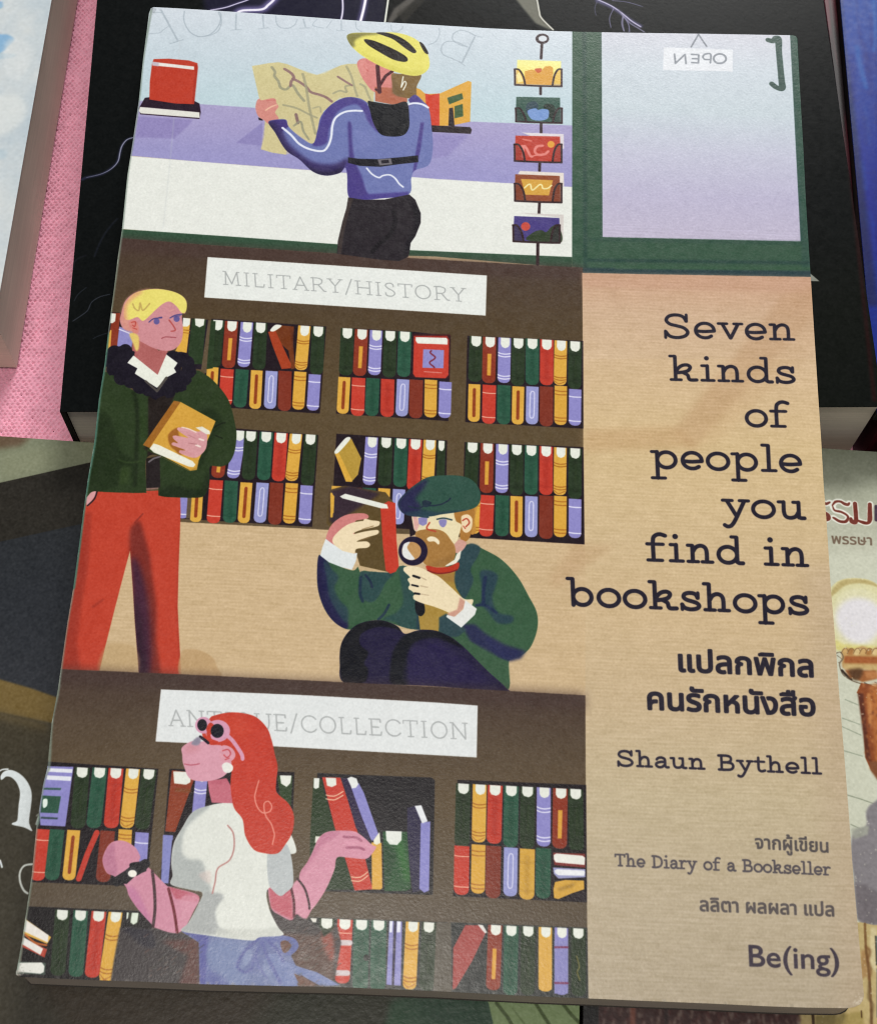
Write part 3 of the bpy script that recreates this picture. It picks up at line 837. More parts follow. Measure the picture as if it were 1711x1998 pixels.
    for x, y, r in fur:
        for k in range(3):
            a = rnd.uniform(0, 6.28)
            c.O(x + math.cos(a) * r * .85, y + math.sin(a) * r * .85, 12, 12, '15101d')
    c.P("990,735 1170,880 1235,728 1318,790 1290,830 1308,860 1230,900 1165,975 1000,870 1020,830 945,790", 'e8ebe0')
    c.L("1165,1000 1080,925", 16, '4a4540', s=0); c.L("1165,1000 1235,900", 20, '4a4540', s=0)
    # head
    c.S("900,420 930,330 1000,270 1100,245 1180,240 1290,262 1360,300 1385,345 1375,420 1350,430 1358,560 1340,640 1290,690 1220,700 1140,680 1060,640 1030,620 985,560 920,540 890,480", 'cc8c92')
    c.S("905,400 940,320 1020,260 1120,245 1100,330 980,420 960,520 1010,560 940,550 895,480", 'd79582', b=16, a=.8)
    hr = c.S("930,350 990,280 1080,248 1180,242 1290,262 1360,300 1386,350 1378,410 1348,418 1310,370 1260,335 1210,350 1150,400 1110,440 1060,478 1020,450 960,470 925,460 920,400", 'e6da72')
    c.S("895,430 920,340 1000,270 1060,262 970,330 940,400 950,520", 'dc9a7a', b=22, a=.85, clip=hr)
    c.L("985,350 1000,385 1030,400 1040,345 1060,400 1110,350", 12, 'bfa45c', a=.9)
    c.S("960,575 1000,570 1030,600 1030,680 1010,700 985,640", 'dfc46c', b=3)
    c.S("955,500 975,475 1010,480 1030,530 1020,570 985,560", 'd3857c'); c.L("975,490 1005,485 1000,520 985,510", 9, 'bb4b44'); c.L("985,530 1015,540", 8, 'bb4b44')
    c.O(1162, 482, 22, 23, '635a94'); c.L("1106,487 1140,462 1200,455", 10, '4e447c'); c.L("1180,452 1202,450", 8, '4e447c')
    c.O(1311, 463, 23, 23, '635a94'); c.L("1262,456 1300,436 1350,428", 10, '4e447c'); c.P("1275,452 1300,438 1345,432 1338,445 1290,452", '5a5088', a=.7)
    c.L("1255,472 1290,520 1300,548 1270,555", 11, 'b04e4c'); c.L("1200,608 1230,597 1305,602", 8, '9d4a52')
    c.L("1255,405 1290,395", 12, 'd99a94', a=.7)
    # book in the hand
    c.P("1290,1070 1340,1080 1130,1430 1060,1400", '9c6423')
    c.P("1340,1080 1600,1222 1560,1320 1450,1570 1410,1588 1110,1430 1130,1390", 'd3a140')
    c.P("1110,1425 1140,1388 1180,1400 1430,1520 1450,1545 1435,1565 1400,1560 1140,1455", 'e9e9da')
    c.P("1060,1420 1100,1440 1400,1590 1450,1570 1460,1530 1475,1520 1460,1585 1410,1592", 'c8963a', a=.9)
    c.S("1250,1320 1320,1270 1330,1330 1400,1360 1440,1350 1350,1470 1300,1440 1260,1400", '9c5f24', b=3)
    c.S("1320,1280 1350,1270 1470,1300 1500,1280 1535,1310 1530,1420 1480,1480 1430,1495 1335,1460 1340,1440 1375,1438 1280,1400 1285,1380 1320,1385 1285,1350 1295,1330 1410,1360 1330,1300", 'd39a9e')
    c.L("1300,1340 1450,1370 1490,1385", 24, 'd59ca0'); c.L("1285,1392 1400,1420 1470,1430", 24, 'd39a9e'); c.L("1340,1448 1430,1470", 24, 'd09498')
    c.L("1325,1280 1400,1292 1460,1312", 24, 'd8a0a4'); c.L("1350,1268 1400,1280 1455,1305", 9, 'eed8cc')
    c.L("1480,1355 1510,1365", 14, 'eed8d0'); c.L("1455,1400 1485,1412", 14, 'eed8d0')
    c.L("1400,1385 1460,1395", 6, 'b07478'); c.L("1395,1325 1450,1350", 6, 'b07478', a=.7)
    c.P("1450,1270 1500,1262 1555,1295 1560,1320 1530,1320", 'e6e3d4')

    # ---------------- man in the beret with a magnifying glass
    F(400, 1000, K)
    # torso and arms
    tor = c.S("840,330 880,330 1000,400 1100,430 1140,400 1180,430 1330,445 1400,440 1440,400 1500,400 1600,440 1700,500 1830,340 1900,250 1990,240 2060,270 2200,350 2320,480 2400,620 2460,740 2465,860 2420,990 2350,1060 2255,1105 2260,1290 2215,1310 2100,1240 1900,1100 1700,900 1500,860 1300,800 1170,820 1080,870 980,830 900,740 850,620 832,500", '36583e')
    c.P("1130,390 1240,415 1230,440 1180,430 1150,445", 'c6ad85')
    # left sleeve shading
    c.S("830,330 880,330 930,420 920,520 960,640 1030,740 1060,860 960,830 880,700 835,560", '1d1d44', b=14, clip=tor)
    c.S("880,360 940,420 990,480 960,560 1000,650 1060,720 1050,820 980,740 920,620 900,480", '28404a', b=12, a=.9, clip=tor)
    c.L("850,360 850,520 880,660 940,770 1030,850", 34, '1b1740', b=10, clip=tor)
    c.S("1150,450 1200,440 1400,440 1340,520 1290,620 1240,665 1180,650 1150,600", '2a4848', b=6, clip=tor)
    c.L("1190,465 1225,510 1240,555", 18, '1c2c42', clip=tor); c.L("1155,480 1150,600 1170,660", 22, '1d3044', b=3, clip=tor)
    c.L("1365,685 1330,750 1285,795", 20, '1f3543', clip=tor)
    c.S("1440,420 1500,400 1560,560 1590,700 1590,880 1480,900 1420,820 1320,790 1420,740 1470,650", '2b4a47', b=10, clip=tor)
    c.P("1570,600 1620,600 1600,880 1570,880", '223a44', b=8, clip=tor)
    F(800, 1000, K)
    # waistcoat
    c.P("60,460 340,430 340,560 420,680 280,760 215,860 210,895 75,870 30,500", 'a6873d')
    c.P("80,440 330,450 340,520 200,500 60,480", '9a7038', b=10, a=.7)
    # right sleeve, back
    c.S("330,480 370,300 410,250 460,230 520,260 500,330 450,420 470,500 440,580 400,640 350,570", '2b444a', b=5)
    c.S("520,440 590,430 650,470 630,560 610,640 650,740 760,770 750,820 650,820 580,740 530,690 500,690 540,640 530,540", '27404a', b=10)
    c.L("560,480 545,580 545,680", 26, '1d2c4a', b=5); c.L("490,690 560,690 640,745", 20, '1d2c4a', b=4)
    c.P("380,830 480,830 560,900 700,980 860,1030 820,1085 735,1105 600,1040 450,960", '252a4c', b=18)
    c.S("560,930 700,1000 800,1030 760,1090 650,1070", '222650', b=14, a=.7)
    c.P("215,780 270,750 380,850 420,870 360,920 300,930 215,880", '2b444a', b=8)
    c.P("300,920 450,960 600,1060 730,1110 740,1270 700,1290 580,1230 430,1080", '38583f', b=6)
    # legs
    F(400, 1000, K)
    l1 = c.S("1030,1262 1000,1120 1010,980 1070,880 1160,820 1300,800 1420,840 1480,900 1560,880 1620,870 1720,880 1830,930 1920,1000 2000,1080 2100,1180 2230,1300 2215,1330 1700,1290 1300,1275", '1d1738')
    c.S("1000,1120 1010,980 1070,880 1160,820 1300,800 1420,840 1470,890 1400,860 1280,850 1160,900 1150,980 1210,1040 1180,1120 1210,1170 1180,1260 1030,1262", '0c0d16', b=8, clip=l1)
    c.S("1380,1270 1375,1150 1400,1020 1480,910 1560,880 1720,880 1830,930 1920,1010 1800,960 1700,930 1560,960 1500,1060 1510,1200 1500,1280", '0c0e18', b=10, clip=l1)
    c.S("1520,1050 1600,980 1750,970 1900,1080 2100,1250 1800,1280 1500,1270", '241b46', b=30, a=.7, clip=l1)
    # cuff, hand and opened book, left
    c.P("920,-150 935,-170 1040,-200 1340,-150 1410,-60 1425,420 1380,452 1350,440 1150,395 1120,300 900,80", '5a4826')
    c.P("930,-160 1080,-200 1300,-140 1180,-60 950,90 925,60", '2e2030', b=16, a=.9)
    c.P("930,40 955,0 960,-120 935,-150", 'd8a840'); c.L("938,-140 940,30", 18, 'd8a840', s=0)
    c.P("1300,-50 1360,-85 1412,-70 1420,200 1438,400 1415,440 1375,455 1340,430 1320,250", 'c13a28')
    c.P("1000,-120 1040,-140 1350,-60 1360,-30 1310,-30 1020,-105", 'e6e9df')
    c.S("895,200 940,90 1040,20 1160,5 1210,20 1205,45 1150,55 1110,80 1110,250 1100,310 1000,290 920,240", 'cd7f7c', b=2)
    c.S("945,210 990,140 1080,80 1200,60 1290,65 1290,95 1250,110 1140,135 1100,160 1190,140 1280,130 1280,160 1200,185 1125,215 1200,215 1225,240 1200,262 1125,270 1100,305 1000,280", 'ecdab6', b=2)
    c.P("1120,205 1190,180 1240,170 1190,220 1130,262 1220,240", '5a4826', a=0)
    c.L("1190,60 1280,85", 30, 'ecdab6'); c.L("1150,165 1270,148", 28, 'ecdab6'); c.L("1120,245 1205,240", 32, 'ecdab6')
    c.L("1165,125 1250,100", 8, '8c7048', a=.8); c.L("1150,205 1220,185", 8, '8c7048', a=.7)
    c.P("895,195 935,225 1020,285 1100,305 1130,300 1120,360 1090,425 1010,405 920,370 855,320 870,260", 'dfe5e6')
    # head
    F(800, 1000, K)
    c.P("-10,-40 20,-20 45,160 0,180", '1d0f18')
    c.S("15,10 60,0 200,-10 340,0 400,20 420,120 370,150 330,230 200,180 100,130 40,140 20,80", 'e9dcb4')
    c.P("18,15 45,10 70,90 50,140 30,120", 'd9a8a0', b=3)
    c.S("420,-110 490,-170 500,-60 480,60 490,140 450,160 420,60", 'c08a3c')
    c.S("335,-20 450,-60 480,0 460,120 440,190 400,220 375,200 370,150 380,90 340,60", 'aa7534')
    c.S("380,60 385,25 430,15 462,50 455,120 420,150 390,130", 'ecd6b0'); c.L("390,60 420,45 440,75 415,105", 11, 'b5442e'); c.L("395,100 410,120", 8, 'b5442e')
    c.S("330,240 370,200 420,230 380,290 340,300", 'cf9e90')
    c.S("40,150 110,125 200,125 260,150 300,200 335,260 330,340 280,395 200,405 120,390 80,330 60,220", 'a5783e')
    c.S("40,160 60,230 80,180 60,150", 'a5783e')
    c.P("120,390 250,340 330,300 300,390 200,405", '8e6634', b=16, a=.5)
    c.S("125,195 150,178 190,185 218,215 210,238 180,215 140,215", 'f0e4c4')
    c.P("380,280 370,340 340,380 270,400 260,395 330,350 345,310", 'e9e6d6')
    c.S("120,395 200,408 290,400 360,370 355,420 290,450 210,455 140,440", 'b53420'); c.L("130,430 200,452 290,445 350,425", 10, '7c1f1c')
    c.P("60,40 130,30 125,85 95,100 65,85", '8a84b8'); c.L("30,20 90,30 135,35", 14, '28404c')
    c.S("215,60 250,50 272,60 265,95 245,110 222,95", '8a84b8'); c.L("200,50 250,42 310,55", 12, '28404c')
    c.L("145,75 125,120 190,140", 12, 'b5442e')
    F(800, 500, K)
    br = c.S("-90,1830 -40,1760 30,1700 130,1640 250,1625 380,1630 460,1660 510,1720 525,1790 500,1850 440,1880 340,1900 230,1915 150,1930 20,1930 -60,1900", '2e5044')
    c.S("-90,1840 -40,1760 60,1690 130,1650 100,1720 40,1800 80,1850 60,1930 -40,1930", '242448', b=22, clip=br)
    c.P("-40,1900 100,1880 200,1900 440,1880 300,1930 -20,1960", '22394a', b=12, a=.8, clip=br)
    c.L("-10,1855 60,1870 110,1850 170,1850 230,1840 280,1815 300,1795", 11, '1d2c3c'); c.S("90,1820 120,1810 160,1830 130,1860 100,1855", '1d2c3c')
    # magnifying glass and hand
    F(400, 1000, K)
    c.L("1560,440 1580,560 1590,720", 44, '0e0e16')
    c.O(1543, 286, 108, 108, '1c122e'); c.O(1532, 286, 72, 68, 'c0935c')
    c.S("1462,290 1475,235 1520,218 1500,260 1530,310 1555,345 1520,352 1475,330", 'e4e4e2')
    c.S("1560,660 1600,640 1625,680 1630,740 1600,770 1565,740", '0c0e16')
    c.S("1475,410 1520,398 1600,410 1680,450 1740,480 1830,560 1920,640 1990,650 1950,730 1870,780 1800,740 1700,700 1600,670 1545,640 1560,610 1510,560 1520,535 1505,500 1520,480 1480,440", 'ecdcb8', b=2)
    c.L("1490,425 1560,450 1640,490", 38, 'ecdcb8'); c.L("1520,500 1600,520 1680,545", 34, 'ecdcb8'); c.L("1525,560 1620,590 1700,600", 34, 'ecdcb8'); c.L("1560,625 1650,650", 34, 'ecdcb8')
    c.L("1545,470 1590,485", 18, '0e0e16'); c.L("1535,538 1580,548", 14, '0e0e16'); c.L("1555,600 1590,605", 16, '0e0e16')
    c.L("1600,480 1640,500", 9, 'b8a284', a=.8); c.L("1600,545 1650,555", 9, 'b8a284', a=.8); c.L("1600,605 1660,615", 8, 'b8a284', a=.7)
    F(800, 1000, K)
    c.P("370,630 410,660 400,710 340,770 300,780 275,750 350,720", 'cb9a86', b=3)
    c.P("410,650 495,715 480,760 380,855 268,775 275,760 330,775 395,720", 'e4e6e2')

    # ---------------- lower brown case
    F(0, 0, 1)
    c.G("60,1303 124,1306 400,1318 850,1340.5 1142,1357 1142.5,1498 1147,1949 1148,1998 20,1998", '46362f', ['544535', '5c4c36', '5a4c39', '584c3e', '554b40'])
    c.P("60,1300 1142,1352 1142,1385 60,1330", '443330', b=14, a=.6)
    F(0, 1498, K)
    dk3 = '1a1318'
    c.P("330,-45 560,-30 1175,10 1085,885 230,850", dk3)
    c.P("1258,10 2185,35 2150,930 1185,880", dk3)
    c.P("212,1032 1100,1068 1240,1600 140,1575", '191517')
    F(400, 1498, K)
    c.P("835,40 1000,50 1680,75 1705,95 1690,945 1640,945 800,915 775,880", '1d1a1e')
    c.P("770,1112 1800,1150 1790,1700 560,1660", '2a2c2a')
    F(800, 1498, K)
    c.P("352,92 1306,130 1312,1002 320,955", dk3)
    c.P("300,1150 1315,1190 1322,1715 300,1690", '2a2d2c')
    c.P("195,1150 305,1155 310,1690 170,1670", '595247')
    F(0, 1498, K)
    c.P("345,-10 545,-5 485,438 300,430 290,300", '8a86c4')
    c.P("355,5 538,12 534,40 352,32", 'e3e6ee'); c.P("350,58 530,68 524,100 345,90", 'e3e6ee')
    c.P("325,150 455,152 450,168 322,165", '3a5a54'); c.P("315,208 452,215 430,340 300,335", '2b5140'); c.S("320,240 350,235 350,280 330,300 318,290", 'e3efe6')
    c.P("305,365 430,372 426,386 302,380", '35474e'); c.P("270,355 300,360 290,430 262,420", '6c8a80', b=6, a=.7)
    row(c, [('G', 612, 0, 575, 455), ('T', 742, 2, 692, 452), ('E', 862, 6, 822, 452), ('Y', 988, 10, 938, 452), ('G', 1108, 14, 1050, 462)], 108)
    row0(c, [('D', 318, 458, 275, 842), ('T', 425, 460, 382, 838), ('V', 548, 465, 508, 838), ('B', 800, 470, 762, 852), ('Z', 930, 460, 915, 760), ('M', 1055, 482, 1030, 855)], 104)
    c.L("718,485 650,640 585,825", 44, 'bd3a2c', s=0)
    c.P("1275,20 1450,40 1440,90 1300,480 1225,475", '8a3a20'); c.P("1285,28 1420,35 1412,110 1380,128 1292,118", 'e6e9df'); c.P("1300,150 1420,160 1420,190 1295,180", '7c4a28', b=8, a=.7)
    row(c, [('P', 1500, 30, 1462, 420)], 94)
    c.P("1210,500 1285,505 1255,860 1195,855", '8488c2'); c.P("1260,540 1600,560 1600,880 1240,870", '1b1018')
    c.P("1210,500 1280,503 1250,862 1195,856", '8488c2'); c.S("1280,690 1315,685 1320,740 1285,750", 'b2382c')
    # low shelf, left
    c.P("175,1115 380,1260 350,1310 170,1235", 'dcae4e'); c.P("190,1130 360,1245 355,1300 172,1215", 'e9e4dc')
    c.P("165,1260 350,1350 330,1412 160,1330", 'b04434'); c.P("175,1260 320,1345 300,1392 160,1310", 'e9e6e0')
    c.L("185,1240 260,1300 345,1320", 14, 'b5602a')
    c.P("120,1440 340,1450 335,1540 110,1530", '3d4a42'); c.P("135,1450 310,1448 330,1475 325,1520 300,1532 130,1518", 'e4e4dc')
    row(c, [('G', 465, 1058, 425, 1548), ('T', 600, 1062, 560, 1556), ('E', 735, 1068, 680, 1562), ('Y', 858, 1074, 782, 1590)], 108)
    c.P("950,1078 1035,1082 1030,1150 1000,1170 965,1160", '33382a'); c.P("978,1078 1028,1080 1018,1150 990,1168 968,1150", 'dfe8d8'); c.P("940,1076 955,1076 950,1120 938,1130", 'dfe8d8')
    F(400, 1498, K)
    # hair edge books
    c.P("530,45 660,50 640,320 540,240 525,150", dk3); c.P("535,60 650,60 638,300 560,240", '2c4023'); c.P("555,58 642,60 635,115 605,145 565,120", 'e6e9df')
    # third bay
    c.P("805,78 870,90 880,160 960,440 1110,905 870,912 775,880 780,520", '26381f')
    c.P("808,78 850,80 845,150 820,160 806,150", 'e9ece4')
    c.P("868,72 1005,75 1065,260 1130,470 1190,680 1245,905 1110,915 1040,680 960,440 900,200", 'c23c2e')
    c.P("895,75 972,78 975,130 940,146 905,135", 'e6e9df')
    for y in (0, 28):
        c.L([(898, 205 + y), (960, 212 + y), (1025, 178 + y)], 8, 'efc8a8'); c.L([(1085, 812 + y), (1150, 815 + y), (1208, 775 + y)], 8, 'efc8a8')
    c.P("1010,80 1060,78 1110,200 1200,430 1240,530 1200,540 1120,450 1060,240", '2c2140')
    c.P("1085,150 1140,115 1180,190 1285,490 1275,530 1235,545 1160,360", '8a88c6'); c.P("1055,80 1085,68 1125,82 1138,125 1120,150 1090,156", 'e6e9e6')
    c.P("1235,555 1310,560 1316,895 1300,908 1238,905", 'dba846'); c.P("1250,540 1295,478 1302,560 1275,575 1252,565", 'ecebd8')
    m = c.P("1318,475 1500,478 1528,900 1490,918 1330,918", '28502f'); c.L("1440,560 1500,820", 60, '3c7a36', b=24, a=.5, clip=m); c.P("1320,560 1420,640 1350,900 1320,900", '1d3a24', b=18, a=.6, clip=m)
    c.P("1340,470 1460,475 1458,540 1425,576 1370,572 1345,540", 'e6e9e2')
    c.P("1500,300 1560,285 1610,420 1600,915 1540,930 1515,700 1500,480", '2a2542'); c.P("1600,412 1672,400 1662,915 1625,930 1590,900", '8a88c6'); c.P("1555,285 1605,280 1652,400 1610,415", 'e6e9ec')
    c.P("820,510 860,512 840,555 815,560", 'e6e3d8')
    # low shelf, middle
    row(c, [('G', 905, 1122, 890, 1655), ('D', 1040, 1128, 1015, 1605), ('T', 1162, 1132, 1150, 1660), ('T', 1290, 1136, 1280, 1660)], 112)
    for y in (1300, 1525):
        c.L([(985 - (y - 1300) * .08, y), (1075 - (y - 1300) * .08, y + 2)], 40, 'cfc3c4', s=0)
    c.S("1180,1400 1200,1388 1215,1410 1205,1435 1180,1430", '101210')
    c.P("1368,1140 1465,1145 1455,1620 1345,1615", '2c2542'); c.P("1368,1140 1400,1140 1385,1618 1345,1612", '8c8ac2'); c.P("1422,1142 1462,1145 1452,1620 1402,1618", '8c8ac2')
    c.P("1370,1140 1392,1140 1388,1225 1368,1225", 'e6e8f2'); c.P("1425,1142 1452,1144 1448,1225 1422,1225", 'e6e8f2')
    row(c, [('Y', 1540, 1146, 1515, 1650), ('G', 1662, 1150, 1640, 1660)], 104)
    c.P("780,1118 830,1120 825,1150 800,1150", 'e6e3d8')
    # fourth bay
    F(800, 1498, K)
    row(c, [('G', 397, 120, 385, 590), ('Y', 517, 126, 508, 558), ('E', 632, 132, 622, 568), ('T', 752, 137, 745, 594), ('G', 872, 143, 868, 604), ('P', 992, 149, 990, 588), ('R', 1115, 155, 1108, 604), ('G', 1228, 160, 1235, 625)], 108)
    row0(c, [('D', 385, 582, 380, 948), ('Z', 508, 572, 502, 938), ('B', 620, 582, 614, 972), ('Q', 748, 594, 742, 958), ('O', 870, 604, 865, 982), ('T', 990, 598, 985, 975)], 108)
    c.P("1060,600 1305,620 1310,1000 1060,960", dk3)
    c.P("1060,632 1298,640 1300,745 1070,725", '7a2c28'); c.P("1065,650 1085,638 1280,655 1298,670 1295,724 1080,705 1066,680", 'eaeae2')
    c.P("1060,742 1300,755 1300,815 1100,825 1066,790", '9a9cc4'); c.P("1072,765 1090,755 1290,765 1298,780 1290,805 1100,800 1076,785", 'eceef0')
    c.P("1075,850 1150,835 1290,840 1292,905 1200,935 1100,978 1068,970 1062,905", 'd3a442'); c.P("1090,900 1240,850 1200,890 1110,920", '8c6a2c', b=12, a=.6)
    c.P("1180,945 1305,905 1310,1000 1150,985", '241c22')
    # low shelf, right
    c.P("410,1170 520,1172 565,1220 460,1440 340,1640 315,1650 320,1340", 'a04440'); c.P("500,1165 540,1170 572,1225 555,1232", 'e4e0da')
    row(c, [('R', 632, 1170, 615, 1655), ('T', 752, 1176, 742, 1690), ('G', 877, 1180, 870, 1690), ('Y', 1003, 1186, 1002, 1665), ('P', 1122, 1190, 1122, 1690), ('G', 1248, 1195, 1250, 1700)], 104)
    c.P("955,1275 1050,1275 1052,1650 955,1650", 'd8a84c'); c.P("1070,1285 1172,1285 1172,1680 1070,1680", '8a88be')
    c.L("1075,1335 1170,1335", 14, '7c3a5c', s=0); c.L("1075,1600 1170,1602", 14, '7c3a5c', s=0); c.L("1235,1400 1255,1480 1240,1520 1260,1580", 10, 'a08c4c', a=.6)
    # ---------------- shop sign of the lower scene
    F(0, 0, 1)
    c.P("314,1345.5 450,1350.5 600,1357 850,1371 932,1377 930,1478.5 850,1474 540,1457 303.5,1447.5", 'e2e6e6')
    c.strokes("ANTIQUE/COLLECTION", (329, 1417), (916, 1444), 33, .075, 'b0b4b4', CAPS, up=(-.06, -1), ser=.06, gap=.06)

    # ---------------- red-haired woman
    F(0, 1498, K)
    # dark tumble behind her and skirt
    rb = c.P("890,1190 960,1185 1100,1200 1200,1190 1330,1230 1480,1270 1500,1600 820,1590 850,1400", '3c3637', b=8)
    c.P("1200,1290 1480,1270 1480,1600 1330,1595 1400,1400", '5e352f', b=16, a=.8, clip=rb)
    c.S("900,1180 1100,1200 1150,1330 1050,1320 960,1240", '23202b', b=20, a=.9, clip=rb)
    F(400, 1498, K)
    rb = c.P("480,1050 620,1080 700,1090 860,1200 880,1260 980,1180 1010,1300 950,1640 650,1640 560,1400 540,1250", '403939', b=6)
    c.P("560,1230 720,1240 940,1260 960,1500 940,1600 700,1640 600,1420", '5d4136', b=16, a=.8, clip=rb)
    c.S("860,1240 940,1230 960,1400 920,1420", '9c4a3c', b=20, a=.8, clip=rb)
    F(0, 1498, K)
    sk = c.P("1340,1215 1560,1250 2100,1250 2180,1270 2200,1340 2160,1400 2240,1560 2190,1625 1480,1612 1475,1300", '6d77a0')
    c.S("1340,1215 1540,1250 1530,1400 1560,1500 1620,1612 1480,1612 1475,1310", '555798', b=14, a=.9, clip=sk)
    c.S("1560,1520 1640,1540 1700,1612 1540,1612", '4a4a90', b=18, a=.8, clip=sk)
    c.S("1580,1290 1800,1300 1850,1450 1800,1600 1700,1590 1560,1450", '7f8db2', b=36, a=.8, clip=sk)
    c.S("1900,1250 2080,1250 2000,1340 1920,1520 1780,1480 1780,1400 1850,1300", '5a5e95', b=20, a=.75, clip=sk)
    c.S("2020,1260 2080,1400 2100,1560 2040,1520 1980,1360", '565a90', b=16, a=.7, clip=sk)
    c.S("1860,1380 1840,1440 1800,1500 1790,1460", '8490b4', b=10, a=.8, clip=sk)
    F(400, 1498, K)
    c.P("20,1290 330,1290 400,1250 560,1255 580,1420 640,1500 690,1622 0,1612", '7280a8', b=8, a=.5, clip=sk)
    # waist tie: loop, knot and two tails
    c.S("380,1250 480,1245 600,1250 670,1275 695,1330 650,1385 590,1392 560,1370 540,1300 470,1300", '666ea2')
    c.S("560,1300 600,1285 640,1320 615,1365 580,1372", '6b4a3e', b=1)
    c.P("540,1380 600,1440 700,1480 830,1520 920,1570 1005,1618 860,1624 760,1570 650,1500 690,1624 560,1624 470,1480 440,1390", '7380ac', b=1)
    c.P("660,1530 740,1562 820,1618 705,1622", '6b4a3e', b=1)
    c.L("400,1270 330,1330 270,1400 240,1480 300,1520 350,1490", 18, '555a96', b=5, a=.85)
    c.L("420,1290 380,1380 350,1470", 14, '5a5f9a', b=4, a=.8); c.L("430,1300 450,1380 500,1480 560,1600", 22, '5a5f9a', b=6, a=.75)
    c.L("470,1290 540,1360 580,1440", 20, '585d98', b=5, a=.8); c.L("380,1400 400,1480 460,1560", 16, '6168a0', b=5, a=.7)
    c.S("300,1370 340,1350 350,1400 310,1470 280,1440", '8793b6', b=6, a=.8); c.S("440,1420 480,1500 500,1590 440,1520", '8793b6', b=6, a=.6)
    rg = np.random.default_rng(21)
    for k in range(260):
        x, y = rg.uniform(560, 980), rg.uniform(1190, 1640)
        if k % 3 == 0:
            x, y = rg.uniform(-460, -20), rg.uniform(1230, 1590)
        L_ = rg.uniform(14, 40)
        q = c.img[tuple(np.clip(c.tex(c.pts([(x, y)]))[0][::-1].astype(int), 0, [c.H - 1, c.W - 1]))]
        if q[2] > .36 or q[0] > .55:
            continue
        c.L([(x, y), (x + L_, y - L_ * .7)], rg.uniform(4, 9), ['6a5a50', '4a4a46', '33302f', '7a5040', '565a52'][rg.integers(0, 5)], s=0, b=2, a=.45)
    # raised fist arm at left
    F(0, 1498, K)
    am = c.S("760,690 790,600 840,550 920,545 1000,590 1040,660 1035,700 1100,740 1230,870 1275,890 1470,950 1440,1060 1330,1225 1150,1190 1120,1160 1030,1060 960,960 930,880 850,810 790,780", 'cd8ba0')
    c.S("760,690 790,600 850,560 850,650 870,760 850,810 790,780", 'b5748e', b=14, a=.8, clip=am)
    c.S("930,890 1000,900 1060,1000 1130,1170 1000,1040", 'b8709a', b=20, a=.6, clip=am)
    c.P("1250,880 1290,890 1500,960 1450,1000 1300,975", 'bb5f70', b=6, a=.95, clip=am)
    c.S("1350,960 1480,970 1400,1200 1330,1225 1340,1100", 'd596a8', b=10, a=.7, clip=am)
    c.L("1130,770 1145,900 1150,1050 1135,1185", 22, '43282e', b=2); c.L("1250,900 1290,1060 1315,1225", 20, '6a1c28')
    c.P("850,830 900,790 960,740 1060,700 1100,700 1085,770 1010,800 940,865 860,860", '17141a')
    c.L('868,846 930,806 1000,764 1078,716', 72, '17141a')
    c.S("960,720 1030,700 1100,705 1095,745 1040,790 1000,800", '17141a'); c.S("935,760 1000,745 1020,790 960,820", '2c2a30'); c.O(982, 788, 33, 27, 'f2efe4')
    # reaching arm at right
    F(400, 1498, K)
    ra = c.S("700,800 760,700 800,620 840,530 900,480 1000,468 1110,475 1180,520 1240,575 1270,590 1240,640 1190,680 1060,670 980,670 960,760 900,900 830,1010 790,1060 755,1120 740,1100 720,960", 'd392a6')
    c.S("840,530 900,480 1000,468 960,520 880,570 800,680 700,810", 'bd7690', b=18, a=.7, clip=ra)
    c.L("1030,515 1120,520 1160,545", 18, 'a8617a', b=3); c.L("1050,595 1140,595 1180,610", 18, 'a8617a', b=3); c.L("1040,560 1180,570 1230,600", 24, 'd998ac')
    c.S("470,850 560,920 640,900 700,830 760,950 780,1050 745,1120 680,1090 640,1135 560,1100 490,1040", 'cb8a9c')
    c.P("470,850 500,900 640,900 650,1130 560,1090 490,1040", 'c0606e', b=4)
    c.S("650,880 700,840 760,960 775,1050 745,1120 690,1090 660,1000", 'd595a6', b=4)
    c.L("640,900 660,1000 660,1110", 18, '5a2630'); c.L("685,825 740,900 770,1000 775,1050", 15, '3a1f26')
    # blouse
    F(0, 1498, K)
    bl = c.S("1560,280 1640,265 1700,262 1900,268 2100,400 2200,620 2100,640 2130,660 2150,850 1990,900 1995,1040 2060,1180 2100,1245 1930,1260 1880,1285 1750,1275 1560,1250 1350,1215 1400,1150 1480,1000 1500,930 1420,910 1270,870 1280,800 1270,700 1290,560 1350,450 1430,330", 'dfe2da')
    c.S("1430,290 1560,280 1450,380 1370,470 1350,620 1400,680 1500,700 1540,850 1570,900 1500,940 1270,880 1270,700 1290,560 1350,450", 'aab0ae', b=16, a=.9, clip=bl)
    c.S("1500,940 1600,930 1660,960 1600,1060 1620,1180 1700,1240 1350,1220 1420,1120", 'a5a9a8', b=14, a=.9, clip=bl)
    c.P("1600,1200 1950,1200 2100,1180 2100,1260 1900,1290 1600,1260", 'c9ccc4', b=14, a=.8, clip=bl)
    c.S("1480,790 1560,770 1560,860 1500,830", 'd9c4bd', b=14, a=.5, clip=bl)
    F(400, 1498, K)
    c.S("465,640 540,635 600,570 635,640 655,780 650,880 600,930 560,955 510,920 470,850", 'b9bfc0', b=2)
    c.L("168,430 210,490 215,600 180,690 95,750 75,850 55,935", 11, 'b98580', b=1)
    # neck, face
    c.P("20,100 160,80 200,150 205,265 50,262 30,180", 'c46c7c'); c.P("20,100 160,80 180,120 60,130", 'b85c6e', b=8, a=.6)
    F(0, 1000, K)
    fc = c.S("1350,1745 1420,1700 1500,1700 1620,1680 1750,1720 1790,1790 1760,1850 1700,1920 1640,1970 1540,1995 1440,1990 1395,1960 1370,1900 1355,1850 1352,1800", 'd79cac')
